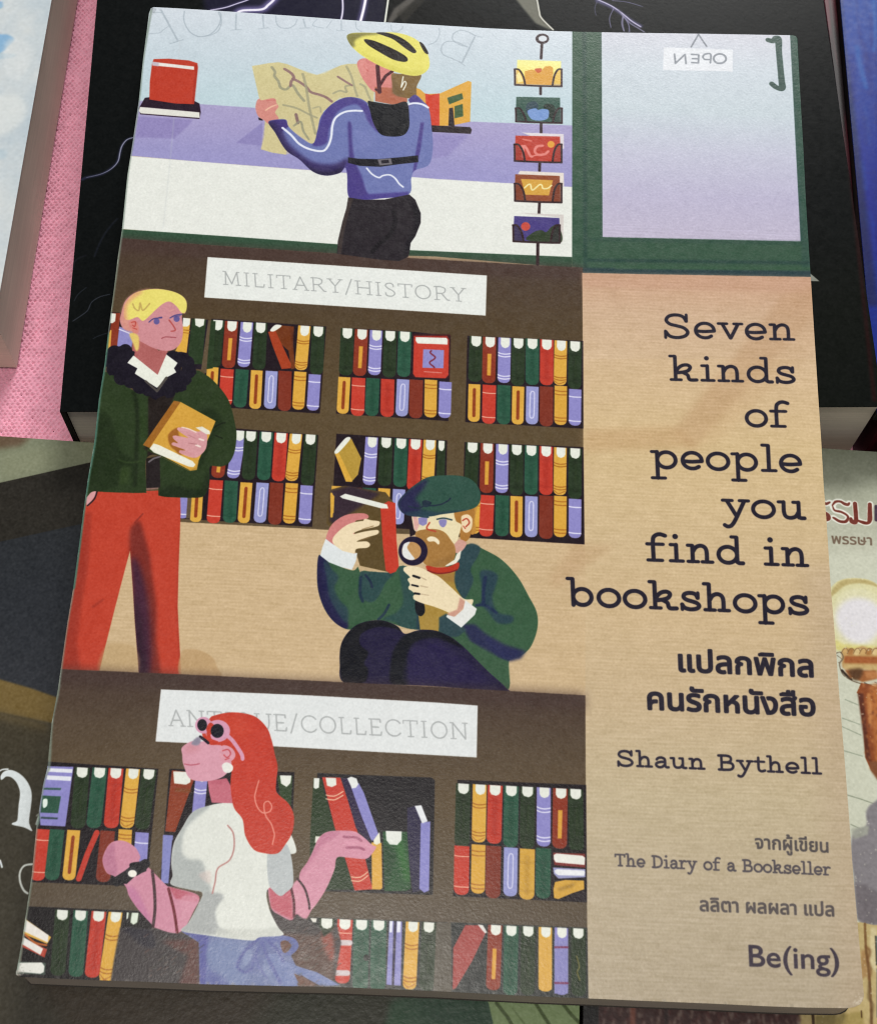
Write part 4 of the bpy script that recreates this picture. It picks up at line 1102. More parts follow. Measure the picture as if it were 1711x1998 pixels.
    c.P("1360,1730 1440,1710 1500,1760 1380,1800", 'cc8a94', b=20, a=.6, clip=fc)
    # hair
    hr = c.S("1555,1530 1600,1505 1700,1485 1800,1490 1900,1520 1980,1600 2015,1690 2040,1800 2060,1890 2050,2000 2055,2080 2140,2160 2180,2250 2170,2370 2120,2460 2060,2530 1960,2530 1880,2500 1820,2400 1800,2280 1740,2200 1720,2120 1710,2000 1720,1890 1700,1790 1640,1730 1550,1720 1500,1640", 'c23b2a')
    F(400, 1000, K)
    c.S("60,1550 200,1500 330,1550 300,1700 200,1650", 'cb4a34', b=40, a=.5, clip=hr)
    c.P("420,1550 560,1850 540,2100 660,2300 620,2450 500,2300 520,1900", 'b03020', b=40, a=.35, clip=hr)
    c.L("400,1990 380,2060 370,2120 390,2190 430,2230 480,2220 495,2180 470,2145 440,2160 440,2210 455,2260 490,2310 510,2370 515,2400 500,2465", 9, 'e79080')
    c.S("120,1740 160,1730 210,1760 225,1810 190,1850 140,1860 110,1820", 'd99aa8'); c.L("130,1770 170,1760 190,1790 165,1820 140,1800", 9, 'c45058'); c.L("150,1835 180,1825", 8, 'c45058')
    c.S("125,1880 160,1855 205,1880 200,1920 150,1928", 'e9e9e2')
    F(400, 1498, K); c.S("130,0 170,-20 205,5 185,38 145,35", 'e9e9e2')
    F(0, 1000, K)
    # sunglasses on the head
    gl = 'd69ab4'
    c.O(1510, 1580, 62, 62, gl); c.O(1615, 1622, 92, 82, gl); c.S("1560,1560 1600,1600 1560,1650 1530,1610", 'c23b2a')
    c.O(1500, 1578, 36, 44, '12101c'); c.O(1612, 1622, 48, 52, '12101c')
    c.L("1485,1665 1520,1690 1545,1712", 20, '1b1222'); c.S("1420,1715 1460,1670 1490,1680 1480,1720 1450,1730", '8c8698', b=6)
    c.L("1545,1640 1560,1690 1610,1710", 26, 'c23b2a')
    c.L("1690,1660 1730,1700 1790,1790 1800,1830", 28, gl)
    c.L("1370,1868 1420,1875 1480,1866", 8, 'b85a6c')

    # ---------------- title and small lettering
    ink = '201c2a'
    for wd, a, b, xh in (("Seven", (1293, 659), (1554, 664.5), 33), ("kinds", (1306, 742.5), (1555, 748.5), 33.5),
                         ("of", (1453, 832.5), (1541, 834.5), 34.5), ("people", (1271, 914), (1567, 922.5), 36),
                         ("you", (1409, 1009), (1575, 1014), 36), ("find in", (1260, 1095), (1581, 1106.5), 37), ("bookshops", (1108, 1182), (1581, 1200.5), 37)):
        c.strokes(wd, a, b, xh, .2, ink, SLAB, ser=.165, gap=.04)
    c.strokes("Shaun Bythell", (1203, 1495), (1604, 1511.5), 21.5, .2, '2a2533', SLAB, ser=.18, gap=.06)
    c.strokes("The Diary of a Bookseller", (1200, 1690.5), (1621, 1709), 17, .19, '504a50', SLAB, ser=.16, gap=.02, a=.95)
    c.letters("แปลกพิกล", (1325.5, 1310), (1586, 1321), 33, "ก", '26222e', bold=3.5)
    c.letters("คนรักหนังสือ", (1265, 1384), (1590, 1397), 33, "ก", '26222e', bold=3.5)
    c.letters("จากผู้เขียน", (1474, 1656), (1616, 1664), 20, "ก", '56504f', bold=1.5)
    c.letters("ลลิตา ผลผลา แปล", (1366, 1778), (1627, 1788.5), 20.5, "ก", '5a5352', bold=1.7)
    c.letters("Be(ing)", (1462.5, 1886), (1637, 1893.5), 41, "B", '433b45', bold=1.3)
    # window door: chevron, card, mirrored word
    F(1200, 0, K3)
    c.L("497,303 545,222 598,300", 11, '7e848e', s=0)
    c.P("318,306 770,322 768,470 735,462 312,455", 'dde1e8', b=2); c.P("318,306 770,322 766,462 314,452", 'e0e4ea')
    F(0, 0, 1)
    f0 = 'a3a8ad'
    F(1200, 0, K3)
    c.L("388,350 394,411 457,352 463,412", 12, '8a9099', s=0)
    c.L("498,352 546,354 544,408 500,406", 12, '8a9099', s=0); c.L("505,380 544,381", 12, '8a9099', s=0)
    c.L("622,408 624,352 590,350 574,366 584,384 622,386", 12, '8a9099'); c.O(684, 380, 47, 37, '8a9099'); c.O(684, 380, 34, 25, 'e0e4ea')
    c.L("1000,258 1030,265 1048,246 1072,255 1072,340 1082,440 1092,530 1098,565 1085,578 1050,566 1024,545", 36, '2f4a43')
    c.L("1065,270 1090,560", 40, '2f4a43'); c.L("1078,300 1090,500", 10, '3b5850', a=.6)
    # fold line beside the spine, wrap-around edge colour with the light on its rounded bevel painted in
    F(0, 0, 1)
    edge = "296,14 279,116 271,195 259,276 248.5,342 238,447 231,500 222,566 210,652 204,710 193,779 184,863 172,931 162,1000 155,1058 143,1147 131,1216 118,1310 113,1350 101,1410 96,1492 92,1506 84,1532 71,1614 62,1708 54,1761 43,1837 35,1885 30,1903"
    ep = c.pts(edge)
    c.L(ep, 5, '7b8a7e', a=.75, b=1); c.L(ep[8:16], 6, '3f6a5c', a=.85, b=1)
    rg = np.random.default_rng(5)
    bot = np.array([(30, 1904), (126, 1910), (298, 1916), (520, 1923), (663, 1926), (847, 1933.5), (1047, 1944), (1147, 1948), (1374, 1957.5), (1575, 1966), (1660, 1966)])
    for k in range(120):
        t = rg.uniform(0, 1) ** 1.4
        x = 30 + t * 1630
        y = np.interp(x, bot[:, 0], bot[:, 1]) - abs(rg.normal(0, 1.6))
        c.L([(x, y), (x + rg.uniform(1, 7), y + .3)], rg.uniform(.5, 1.3), ['9a958c', '7d7a74', 'b9b4a8'][rg.integers(0, 3)], s=0, a=rg.uniform(.2, .6), b=.8)
    for k in range(40):
        x, y = 31 + abs(rg.normal(0, 9)), 1904 - abs(rg.normal(0, 9))
        c.O(x, y, rg.uniform(.8, 2.4), rg.uniform(.8, 2), 'a8a49a', a=.5, b=.6)
        x, y = 1684 - abs(rg.normal(0, 8)), 1962 - abs(rg.normal(0, 8))
        c.O(x, y, rg.uniform(.8, 2.2), rg.uniform(.8, 2), 'd8cdb8', a=.45, b=.6)
        x, y = 296 + abs(rg.normal(0, 6)), 14 + abs(rg.normal(0, 5))
        c.O(x, y, rg.uniform(.6, 1.6), rg.uniform(.6, 1.6), '8d949a', a=.4, b=.6)
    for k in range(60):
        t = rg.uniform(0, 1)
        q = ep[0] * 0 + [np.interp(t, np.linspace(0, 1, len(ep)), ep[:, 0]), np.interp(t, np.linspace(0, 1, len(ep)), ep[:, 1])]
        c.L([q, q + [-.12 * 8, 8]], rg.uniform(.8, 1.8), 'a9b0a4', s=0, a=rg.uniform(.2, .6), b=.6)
    for k in range(46):
        x, y = rg.uniform(60, 1140), rg.uniform(1560, 1940)
        c.O(x, y, rg.uniform(.7, 1.5), rg.uniform(.7, 1.5), 'b5b0a6', a=.35, b=.5)
    # laid-paper lines of the printed cream ground, and print grain
    rng = np.random.default_rng(3)
    H, W = c.H, c.W
    yy, xx = np.mgrid[0:H, 0:W].astype(np.float32)
    ln = boxblur(rng.standard_normal((H, 14)).astype(np.float32), 0.4)
    ln = ln / ln.std()
    wob = np.stack([np.interp(np.arange(W), np.linspace(0, W, 14), np.ones(14))] * 1)
    lx = np.linspace(0, 13, W)
    i0 = np.clip(lx.astype(int), 0, 12)
    fx = (lx - i0).astype(np.float32)
    lines = ln[:, i0] * (1 - fx) + ln[:, i0 + 1] * fx
    streak = boxblur(rng.standard_normal((H, W)).astype(np.float32), 1)
    streak = np.apply_along_axis(lambda v: np.convolve(v, np.ones(31) / 31, 'same'), 1, streak)
    streak /= streak.std()
    per = np.sin(yy / H * 2 * np.pi * 290 + 1.5 * np.sin(xx / 210))
    lay = (0.006 * lines + 0.009 * streak + 0.009 * per).astype(np.float32)
    im = c.img
    cream = (ground_mask & (np.abs(im - ground).sum(-1) < .02)).astype(np.float32)
    cream[:int(H * .25)] = 0
    im += (lay * cream)[..., None] * np.array([1.0, 1.0, 1.15], np.float32)
    g = boxblur(rng.standard_normal((H, W)).astype(np.float32), 1)
    g2 = boxblur(rng.standard_normal((H // 6 + 1, W // 6 + 1)).astype(np.float32), 1)
    g2 = np.kron(g2, np.ones((6, 6), np.float32))[:H, :W]
    im += (g / g.std() * 0.011 + boxblur(g2, 5) / g2.std() * 0.004)[..., None]
    for k in range(3):
        im[..., k] = boxblur(im[..., k].copy(), 0.8) * .25 + im[..., k] * .75
    return c.image("cover_print")

# ------------------------------------------------------------------ print of the neighbouring covers
class Sheet:
    """a book cover's plane: a corner, two edge directions and a size; print coordinates run along its edges"""

    def __init__(self, o, ang, w, h, res, tilt=0.0):
        self.w, self.h = w, h
        a = math.radians(ang)
        ct, st = math.cos(tilt), math.sin(tilt)
        f = lambda x, y: np.array([x, y * ct, y * st])
        self.ex, self.ey = f(math.cos(a), math.sin(a)), f(math.sin(a), -math.cos(a))   # right, down the page
        self.n = np.array([0, -st, ct])
        self.c = np.array(o, float)                          # top left corner
        self.TW, self.TH = int(res), int(res * h / w)

    def uv(self, p):
        d = np.asarray(p) - self.c
        return np.stack([d @ self.ex / self.w, d @ self.ey / self.h], -1)

    def tex(self, p):
        p = np.asarray(p, float)
        return self.uv(at(p[:, 0], p[:, 1], o=self.c, n=self.n)) * [self.TW, self.TH]

    def press(self, base):
        return Press(self.TW, self.TH, self.tex, base)

    def corners(self, inset=(0, 0, 0, 0), depth=0.0):
        l, t, r, b = inset
        f = lambda u, v: self.c + self.ex * u + self.ey * v - self.n * depth
        return [f(l, t), f(self.w - r, t), f(self.w - r, self.h - b), f(l, self.h - b)]


T = .0078                                                    # thickness of the top book
Z_LOW, Z_SKY, Z_BLUE, Z_RED = 0.0105, 0.0185, 0.0192, 0.0165
r3 = lambda a: math.radians(a)


def on_main(u, v, d):
    """a point d below the top book's cover plane"""
    return MAIN_OFF + np.array([u, v * math.cos(TH), v * math.sin(TH)]) - MAIN_N * d


a_ = r3(3.0)
SH_BLACK = Sheet(on_main(-.0088 - .205 * math.sin(a_) * .96, .0978 + .205 * math.cos(a_), T + .0001), 3.0, .1525, .205, 1500, TH)
SH_LL = Sheet((0.0253 - 0.146 * math.cos(r3(1.9)), 0.0024 + 0.146 * math.sin(r3(1.9)), Z_LOW), -1.9, 0.146, 0.208, 1300)
SH_LR = Sheet((0.0256, 0.0121, Z_LOW), -1.6, 0.146, 0.208, 1300)
SH_SKY = Sheet((-0.2406, 0.2287, Z_SKY), 1.7, 0.145, 0.206, 900)
p_, q_ = at(1639, 0, Z_BLUE), at(1709, 780, Z_BLUE)
d_ = (p_ - q_) / np.linalg.norm(p_ - q_)
SH_BLUE = Sheet(q_ + d_ * .205, -math.degrees(math.asin(d_[0])), .130, .208, 700)


def grain(c, amp, seed=1, scale=1.0):
    rng = np.random.default_rng(seed)
    g = boxblur(rng.standard_normal((c.H, c.W)).astype(np.float32), 1)
    c.img += (g / g.std() * amp)[..., None]


def print_black():
    c = SH_BLACK.press('0a0d0d')
    F = c.fr
    F(400, 0, K)
    c.P("-60,-300 1380,-300 1350,-60 1335,190 0,90", '1c1b2e', b=30)
    c.P("1350,-120 2000,-120 1900,60 2400,220 1340,180", '0b0c0b')
    wl = 'd8d4f0'
    c.L("40,72 150,50 240,20 330,-20 460,-90", 20, '4a4468', b=10, a=.8)
    c.L("40,72 150,52 240,22 330,-10 460,-80", 9, wl)
    c.L("235,95 280,72 420,65 470,30 520,-20 560,-120", 60, '7a72a8', b=22, a=.85)
    c.L("235,95 280,74 420,66 470,32 520,-20 560,-120", 20, 'f0eefc')
    c.L("1012,-90 1022,20 1020,90 1008,150", 20, '5a5480', b=8, a=.7); c.L("1012,-90 1022,20 1020,90 1008,150", 11, 'eeeafc')
    c.L("1195,-60 1175,60 1150,160", 46, '6a6494', b=16, a=.8); c.L("1200,-60 1180,50 1152,160", 20, 'f6f4ff')
    c.L("1368,-80 1355,20 1335,160", 15, 'e2e6dc')
    c.P("1400,60 1560,-60 1620,-60 1380,170 1350,160", '5c5955', b=12, a=.9)
    c.P("1420,100 1660,-80 1700,-80 1480,170", '33312c', b=14, a=.7)
    F(800, 0, K)
    c.P("760,-40 930,-40 945,20 970,130 1060,215 1030,215 930,170 830,50", '77776c', b=10, a=.95)
    c.L("925,-60 945,10 958,80 975,130 1062,218", 13, 'd2d2c8')
    c.L("1385,0 1480,40 1560,90 1640,150 1711,190", 34, '5e5a84', b=12, a=.8); c.L("1385,-10 1490,38 1570,92 1640,150 1711,195", 10, 'c4c0dc')
    c.L("1500,0 1600,10 1711,40", 6, '8a86a8', a=.7); c.L("1385,10 1370,60 1380,110", 7, '6a6688', a=.7)
    c.L("1510,60 1480,130 1490,200", 8, '8480a4', a=.8); c.L("1580,110 1570,170 1585,225", 9, '8a86aa', a=.8); c.L("1590,120 1620,180 1630,230", 8, '8a86aa', a=.7)
    F(1200, 0, K3)
    c.L("-20,0 80,10 180,40", 7, '6a6888', a=.7); c.L("20,60 60,110 100,150 150,180 190,205", 10, '8a87a4', a=.8)
    c.L("55,100 50,150 60,200", 9, '8a87a4', a=.7); c.L("60,110 90,160 90,205", 8, '7a7798', a=.7)
    F(0, 0, K)
    c.L("985,1018 940,1035 905,1080 890,1130 870,1200 820,1250 750,1290 640,1315 610,1330", 22, '2a2c44', b=9, a=.8)
    c.L("985,1018 940,1035 905,1080 890,1130 875,1195 825,1250 750,1288 640,1315", 8, '9a9cb4', taper=(1, 1, 1, .6, .3))
    c.L("870,1620 800,1700 740,1800 700,1901", 9, '232634', b=5, a=.8)
    F(0, 500, K)
    c.L("815,280 740,300 680,340 650,400 600,440 540,480", 7, '3a3e48', b=2, a=.9); c.L("640,230 580,280 550,330", 6, '2e323c', b=2, a=.8)
    c.L("790,570 730,590 690,610", 6, '2e323c', b=2, a=.8); c.L("640,-10 560,30 540,100", 8, '2a2834', b=4, a=.7)
    F(1200, 500, K3)
    c.P("1272,108 1336,162 1276,160", 'c9cdc4', b=1)
    F(0, 0, 1)
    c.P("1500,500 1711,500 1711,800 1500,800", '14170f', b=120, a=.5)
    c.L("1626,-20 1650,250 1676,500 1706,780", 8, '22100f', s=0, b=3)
    c.P('1641,-40 1600,-40 1700,790 1712,790', '0a0a0a', a=0)
    grain(c, .006, 2)
    return c.image("storm_print")


def print_lower_left():
    c = SH_LL.press('3c3931')
    F = c.fr
    F(0, 0, 1)
    c.P("-600,820 1200,900 1200,2300 -600,2300", '3a372f')
    c.P("-300,820 420,870 420,905 172,905 0,942 -300,990", '7a7f68')
    c.P("-200,820 60,852 40,870 -200,900", '5c4534', b=8, a=.8)
    c.P("0,885 190,858 400,860 400,900 172,903 0,935", '85896f', b=12, a=.7)
    c.P("-300,985 0,942 172,903 420,870 420,1025 160,1022 0,1058 -300,1120", '27241e')
    c.P("-100,900 -100,1000 60,932 172,903 172,896", '2b2822', a=0)
    c.G("-300,1115 0,1057 160,1022 420,980 420,1420 108,1360 0,1326 -300,1260", '24272a', ['282b30', '313338'])
    c.P("-300,1240 0,1326 60,1343 108,1360 320,1420 320,1470 96,1410 0,1390 -300,1340", '6f5c34', b=2)
    c.P("-300,1340 0,1388 96,1412 96,1440 0,1410 -300,1370", '5c4f34', b=10, a=.9)
    c.P("-300,1400 0,1405 400,1480 600,2300 -300,2300", '3f392b', b=14, a=.9)
    c.P("-300,1500 300,1500 600,1850 400,2300 -300,2300", '3e3a30', b=50, a=.9)
    c.P("60,1900 560,1920 560,2100 200,2100", '43382c', b=20, a=.7)
    c.P("560,1900 780,1910 780,2100 420,2100", '37392c', b=24, a=.8)
    c.S("770,1950 830,1945 900,1940 980,1960 1010,2100 740,2100 755,1990", '33503a', b=6)
    c.P("780,1920 950,1930 975,1998 990,2100 900,2100 820,1990", '2c4436', b=30, a=.7)
    c.P("945,1935 953,1958 985,2100 1132,2200 1140,1950", '85996a')
    F(800, 1498, K)
    for s in ("640,1750 720,1850 800,1990", "930,1750 1000,1860 1080,1980", "1120,1740 1200,1840 1300,1940"):
        c.L(s, 24, '4c5c33', s=0, b=2)
    c.L("760,1790 860,1920", 12, '6c7f50', s=0, b=2)
    F(0, 1498, K)
    w = 'd8dfe0'
    c.S("5,62 30,30 80,18 140,42 190,88 225,150 236,215 228,300 216,395 224,435 238,473 180,446 95,426 92,412 118,402 130,380 138,280 148,200 140,150 115,102 80,72 45,68 20,88 6,90", w)
    c.L("0,25 20,15 60,12", 12, w); c.L("0,690 15,740", 14, w)
    c.L("240,718 180,730 148,780 150,850 175,910 205,935", 15, 'c9cdc6')
    c.L("270,360 285,350 275,420", 10, 'b8beb6', a=.6)
    c.L("290,365 270,420", 18, 'b8c4c0', a=.7)
    grain(c, .012, 4)
    return c.image("olive_print")


def print_lower_right():
    c = SH_LR.press('c5c8b2')
    F = c.fr
    F(0, 0, 1)
    c.G("1100,850 2200,850 2200,1100 1100,1100", '7f8472', ['a3a793', 'b9bba8', 'c6c8b6'])
    c.P("1400,1080 2200,1080 2200,1780 1400,1780", 'c8cbb8', b=20)
    F(1440, 850, 6.3137)
    hl = 'e2e5da'
    sr = ["1160,860 1200,815 1260,812 1310,840 1350,850 1370,830", "1165,870 1190,920 1270,940 1340,980 1355,1020 1320,1060 1250,1055 1190,1020 1170,1010"]
    lt = sr + ["1440,835 1450,930 1455,1020 1440,1065 1400,1055 1390,1020", "1460,1040 1540,1070 1600,1075 1625,1030 1625,940 1630,840",
               "930,860 970,815 1030,812 1080,840 1130,820", "935,870 960,920 1040,940 1100,980 1110,1020 1085,1040"]
    for s in lt:
        c.L(s, 74, hl, b=6)
    wd = (32, 30, 50, 44, 30, 50)
    for s, w_ in zip(lt, wd):
        c.L(s, w_, '6a2210', taper=(.5, 1, .9, 1.25, 1.2, .7))
    c.L("1440,835 1455,1040", 52, '6a2210', s=0); c.L("1622,845 1618,1040", 48, '6a2210', s=0)
    c.L("1700,870 1700,1040 1760,1040 1760,860", 40, '3a2a3c', s=0)
    F(0, 0, 1)
    c.letters("พรรษา", (1623, 1060.5), (1701, 1064), 15, "ก", '6d5a48', bold=1.0)
    F(1580, 960, 3.702)
    # globe lamp
    c.S("130,760 170,670 240,630 340,622 440,640 520,700 560,800 560,950 520,1080 430,1140 200,1140 160,1050", 'd6d2a4', b=3)
    c.S("140,760 180,680 240,636 340,628 440,645 520,700 440,672 340,660 250,680 190,730", 'b3a167', b=10, a=.85)
    c.S("165,900 200,760 300,700 420,710 520,790 540,960 470,1090 330,1120 220,1080", 'dcd9b4', b=24, a=.9)
    c.S("190,870 250,790 350,765 460,795 515,880 505,1000 425,1085 320,1090 240,1040 195,960", 'dedce0', b=26)
    c.P("170,1060 240,1100 480,1115 480,1150 190,1150", 'd6cc78', b=18, a=.8)
    c.S("235,1150 260,1125 320,1135 380,1115 440,1135 500,1130 500,1290 380,1280 250,1280 230,1220", 'b8935c', b=4)
    c.P("250,1185 500,1192 500,1240 246,1236", '9c5426', b=10, a=.9); c.P("245,1245 500,1255 500,1290 250,1280", 'c9b27a', b=6, a=.7)
    for k, x in enumerate(range(250, 500, 44)):
        c.S([(x - 24, 1168), (x - 12, 1140), (x + 8, 1130), (x + 26, 1145), (x + 20, 1172), (x, 1182)], ['c9a468', 'a5713c', 'd8c08a'][k % 3], b=4, a=.85)
        c.L([(x - 24, 1168), (x - 8, 1138), (x + 12, 1130), (x + 26, 1150)], 5, '6e4f2c', a=.8, b=1)
    c.L("190,1165 225,1160 240,1200 215,1240 225,1290 250,1330 320,1370 400,1390 500,1395", 7, '6a5c48')
    c.L("195,1180 235,1215 205,1235", 5, '7c7260'); c.L("232,1290 262,1322 300,1352", 18, '33261a', b=2); c.L("300,1340 330,1330", 12, 'e4dcc4', b=2)
    c.P("250,1285 480,1290 490,1350 380,1375 330,1350 290,1345", '9a5e30', b=6); c.S("280,1290 380,1278 365,1345 320,1360", '4e3218', b=12, a=.9)
    c.P("395,1300 500,1300 500,1345 410,1350", 'b97c48', b=8, a=.8)
    c.L("395,1380 440,1405 470,1450 530,1450", 10, '55524c', a=.85); c.L("470,1375 520,1400", 8, '6a6a68', a=.8); c.S("440,1400 480,1395 500,1430 470,1440", 'dcd8c4', b=3)
    c.P("370,1380 430,1390 500,1420 560,1900 500,2060 440,2010 400,1920 385,1700 350,1460 338,1452", '87451f', b=2)
    c.S("430,1430 520,1430 560,1900 500,1990 460,1750", 'b9733a', b=20, a=.8); c.S("410,1480 440,1470 450,1640 430,1700", 'c98a50', b=10, a=.7)
    c.P("345,1455 385,1455 420,1800 450,1980 405,1920 372,1650", '4d2113', b=10, a=.85)
    rr = np.random.default_rng(3)
    for k in range(90):
        x, y = rr.uniform(365, 520), rr.uniform(1390, 2000)
        c.O(x + (y - 1400) * .06, y, rr.uniform(3, 9), rr.uniform(5, 16), ['c98a52', '6a2f16', 'a05a2c', '3f1a10'][rr.integers(0, 4)], b=5, a=.5)
    for s in ("255,1500 350,1540", "235,1635 360,1680", "230,1695 370,1758", "245,1870 380,1910"):
        c.L(s, 7, '8a9480', s=0, a=.8, b=2)
    F(1200, 1498, K3)
    c.P("1660,-40 1800,-40 1800,100 1720,90 1670,20", '7a4a2c', b=10)
    for s in ("1510,178 1600,205 1700,240", "1540,372 1600,400 1700,435"):
        c.L(s, 7, '7c8470', s=0, a=.8)
    c.S("1690,230 1640,290 1640,380 1560,420 1540,560 1560,720 1570,850 1585,990 1640,1025 1711,1030 1850,1020 1850,180", '807c80', b=8)
    c.P("1560,760 1620,760 1850,900 1850,1030 1640,1028 1585,990", '6a6468', b=14, a=.8)
    c.P("1540,400 1660,380 1650,440 1560,470", '9fa294', b=8, a=.8)
    # wooden door at the bottom
    F(0, 0, 1)
    c.P("1660,1796 1690,1806 2200,1806 2200,2300 1300,2300 1300,1940 1560,1960 1640,1900", 'b5a06c')
    F(1500, 1750, 8.057)
    c.P("1420,400 1700,460 1700,2000 1400,2000", 'b9a673', b=4)
    c.P("1450,850 1560,830 1560,1250 1450,1300", 'a07a4c', b=18, a=.8)
    c.P("1600,480 1700,500 1700,1200 1580,1100", 'cfc49a', b=20, a=.8)
    c.L("1510,430 1520,700 1530,860 1560,1100 1590,1400 1600,1600 1620,2100", 40, '7a5a34', b=5)
    c.L("1530,800 1590,860 1560,1000 1600,1150 1570,1300", 44, '6d4522', b=14, a=.7)
    c.L("1580,1350 1570,1600 1630,1700 1600,2000", 40, '5c4426', b=12, a=.7)
    c.P("1672,620 1760,620 1760,1080 1690,1080", '55625c', b=3); c.L("1672,620 1690,1080", 12, '3c3020', s=0)
    c.L("1700,1140 1700,1900", 20, '4c5864', b=4, a=.6)
    c.P("1180,1850 1480,1800 1520,2300 1000,2300 1040,1900", '9c8a50', b=20, a=.9)
    c.L("1455,1800 1460,1900", 22, '4c3418', b=3); c.L("690,1840 700,2000 705,2200", 44, '3f2c16', b=5); c.L("450,1850 440,2000 450,2200", 30, '5a3422', b=6)
    c.P("730,1880 1060,1850 1020,2100 740,2100", '8a7a48', b=10)
    F(0, 0, 1)
    c.P("1131,1900 1500,1930 1560,1960 1560,2300 1120,2300", '3d2321', b=4)
    c.P("1110,1850 1168,1850 1166,2300 1100,2300", '0d090c')
    rng = np.random.default_rng(8)
    for k in range(420):
        x, y = rng.uniform(1175, 1560), rng.uniform(1960, 2060)
        d = np.exp(-((x - 1330) / 120) ** 2)
        col = ['6d5a50', '8a7c70', '5a3430', '4a2826', '9c948a'][rng.integers(0, 5 if rng.random() < d + .3 else 4)]
        c.L([(x, y), (x + rng.uniform(-4, 4), y + rng.uniform(2, 14))], rng.uniform(1.5, 5), col, s=0, a=.55, b=1)
    c.L("1235,1965 1232,2060", 8, '7a4a3c', s=0, b=1); c.L("1300,1965 1298,2060", 5, '2a1614', s=0, b=1)
    for k in range(260):
        x, y = rng.uniform(1600, 1740), rng.uniform(1080, 2000)
        c.O(x, y, *(rng.uniform(.8, 1.8, 2)), 'dcdcc8', a=.45)
    grain(c, .012, 9)
    return c.image("lamp_print")


def print_sky():
    c = SH_SKY.press('b9c3ca')
    rng = np.random.default_rng(5)
    H, W = c.H, c.W
    n = np.zeros((H, W), np.float32)
    for s, a in ((120, 1.0), (60, .6), (28, .35), (12, .2), (5, .12)):
        g = rng.standard_normal((H // s + 3, W // s + 3)).astype(np.float32)
        yi, xi = np.linspace(0, g.shape[0] - 1.01, H), np.linspace(0, g.shape[1] - 1.01, W)
        y0, x0 = yi.astype(int), xi.astype(int)
        fy, fx = (yi - y0)[:, None].astype(np.float32), (xi - x0)[None].astype(np.float32)
        fy, fx = fy * fy * (3 - 2 * fy), fx * fx * (3 - 2 * fx)
        n += a * ((g[y0][:, x0] * (1 - fx) + g[y0][:, x0 + 1] * fx) * (1 - fy) + (g[y0 + 1][:, x0] * (1 - fx) + g[y0 + 1][:, x0 + 1] * fx) * fy)
    n = n / n.std()
    t = np.clip(n * .28 + .55, 0, 1)[..., None]
    c.img[:] = hexc('b4c1c9') * (1 - t) + hexc('ced3d3') * t
    F = c.fr
    F(0, 0, K)
    c.S("-300,240 0,250 60,255 105,290 60,340 20,380 -60,400 -300,360", '7fa9cc', b=14, a=.95)
    c.S("-200,0 0,5 20,20 0,60 -200,80", '86acc9', b=10, a=.8)
    c.S("-260,380 0,390 120,400 60,430 -200,440", 'a3bccb', b=14, a=.7)
    c.S("-300,1090 0,1100 50,1140 0,1180 -300,1180", 'a6bcc9', b=20, a=.5)
    c.S("-100,760 120,700 200,820 100,960 -100,1000", 'd6dad8', b=40, a=.7)
    c.S("50,300 200,300 240,420 140,600 30,520", 'd2d7d8', b=30, a=.6)
    grain(c, .008, 6)
    return c.image("cloud_print")


def print_blue():
    c = SH_BLUE.press('0c2a86')
    F = c.fr
    F(1200, 0, K3)
    c.P("1440,-200 2200,-200 2200,2500 1440,2500", '0b247e')
    c.G("1440,-100 2000,-100 2000,1700 1440,1700", '123f92', ['0d358c', '0b2a86', '0a1a80', '0b1478'])
    rng = np.random.default_rng(12)
    for k in range(70):
        x, y = rng.uniform(1480, 1980), rng.uniform(-100, 1500)
        c.L([(x, y), (x + rng.uniform(5, 30), y + rng.uniform(80, 300))], rng.uniform(15, 50), ['134a9c', '0a1f74', '0f3a94', '0a1770'][rng.integers(0, 4)], b=14, a=.35)
    c.L("1580,300 1600,420 1640,570", 34, '1a55a2', b=10, a=.7); c.L("1690,0 1700,200 1690,330", 24, '1d5aa6', b=10, a=.7)
    c.P("1440,-150 1470,-150 1500,250 1600,1000 1720,2000 1640,2000 1500,1000", '0a1440', b=16, a=.7)
    grain(c, .008, 6)
    return c.image("blue_print")


# ------------------------------------------------------------------ materials
def principled(name):
    m = bpy.data.materials.new(name)
    m.use_nodes = True
    return m, m.node_tree, m.node_tree.nodes['Principled BSDF']


def noise_bump(nt, bsdf, layers, dist=0.0001, coord='Object'):
    """layers: (scale, strength, detail)"""
    tc = nt.nodes.new('ShaderNodeTexCoord')
    prev = None
    for sc, st, de in layers:
        n = nt.nodes.new('ShaderNodeTexNoise')
        n.inputs['Scale'].default_value = sc
        n.inputs['Detail'].default_value = de
        nt.links.new(tc.outputs[coord], n.inputs['Vector'])
        b = nt.nodes.new('ShaderNodeBump')
        b.inputs['Strength'].default_value = st
        b.inputs['Distance'].default_value = dist
        nt.links.new(n.outputs['Fac'], b.inputs['Height'])
        if prev:
            nt.links.new(prev.outputs['Normal'], b.inputs['Normal'])
        prev = b
    nt.links.new(prev.outputs['Normal'], bsdf.inputs['Normal'])


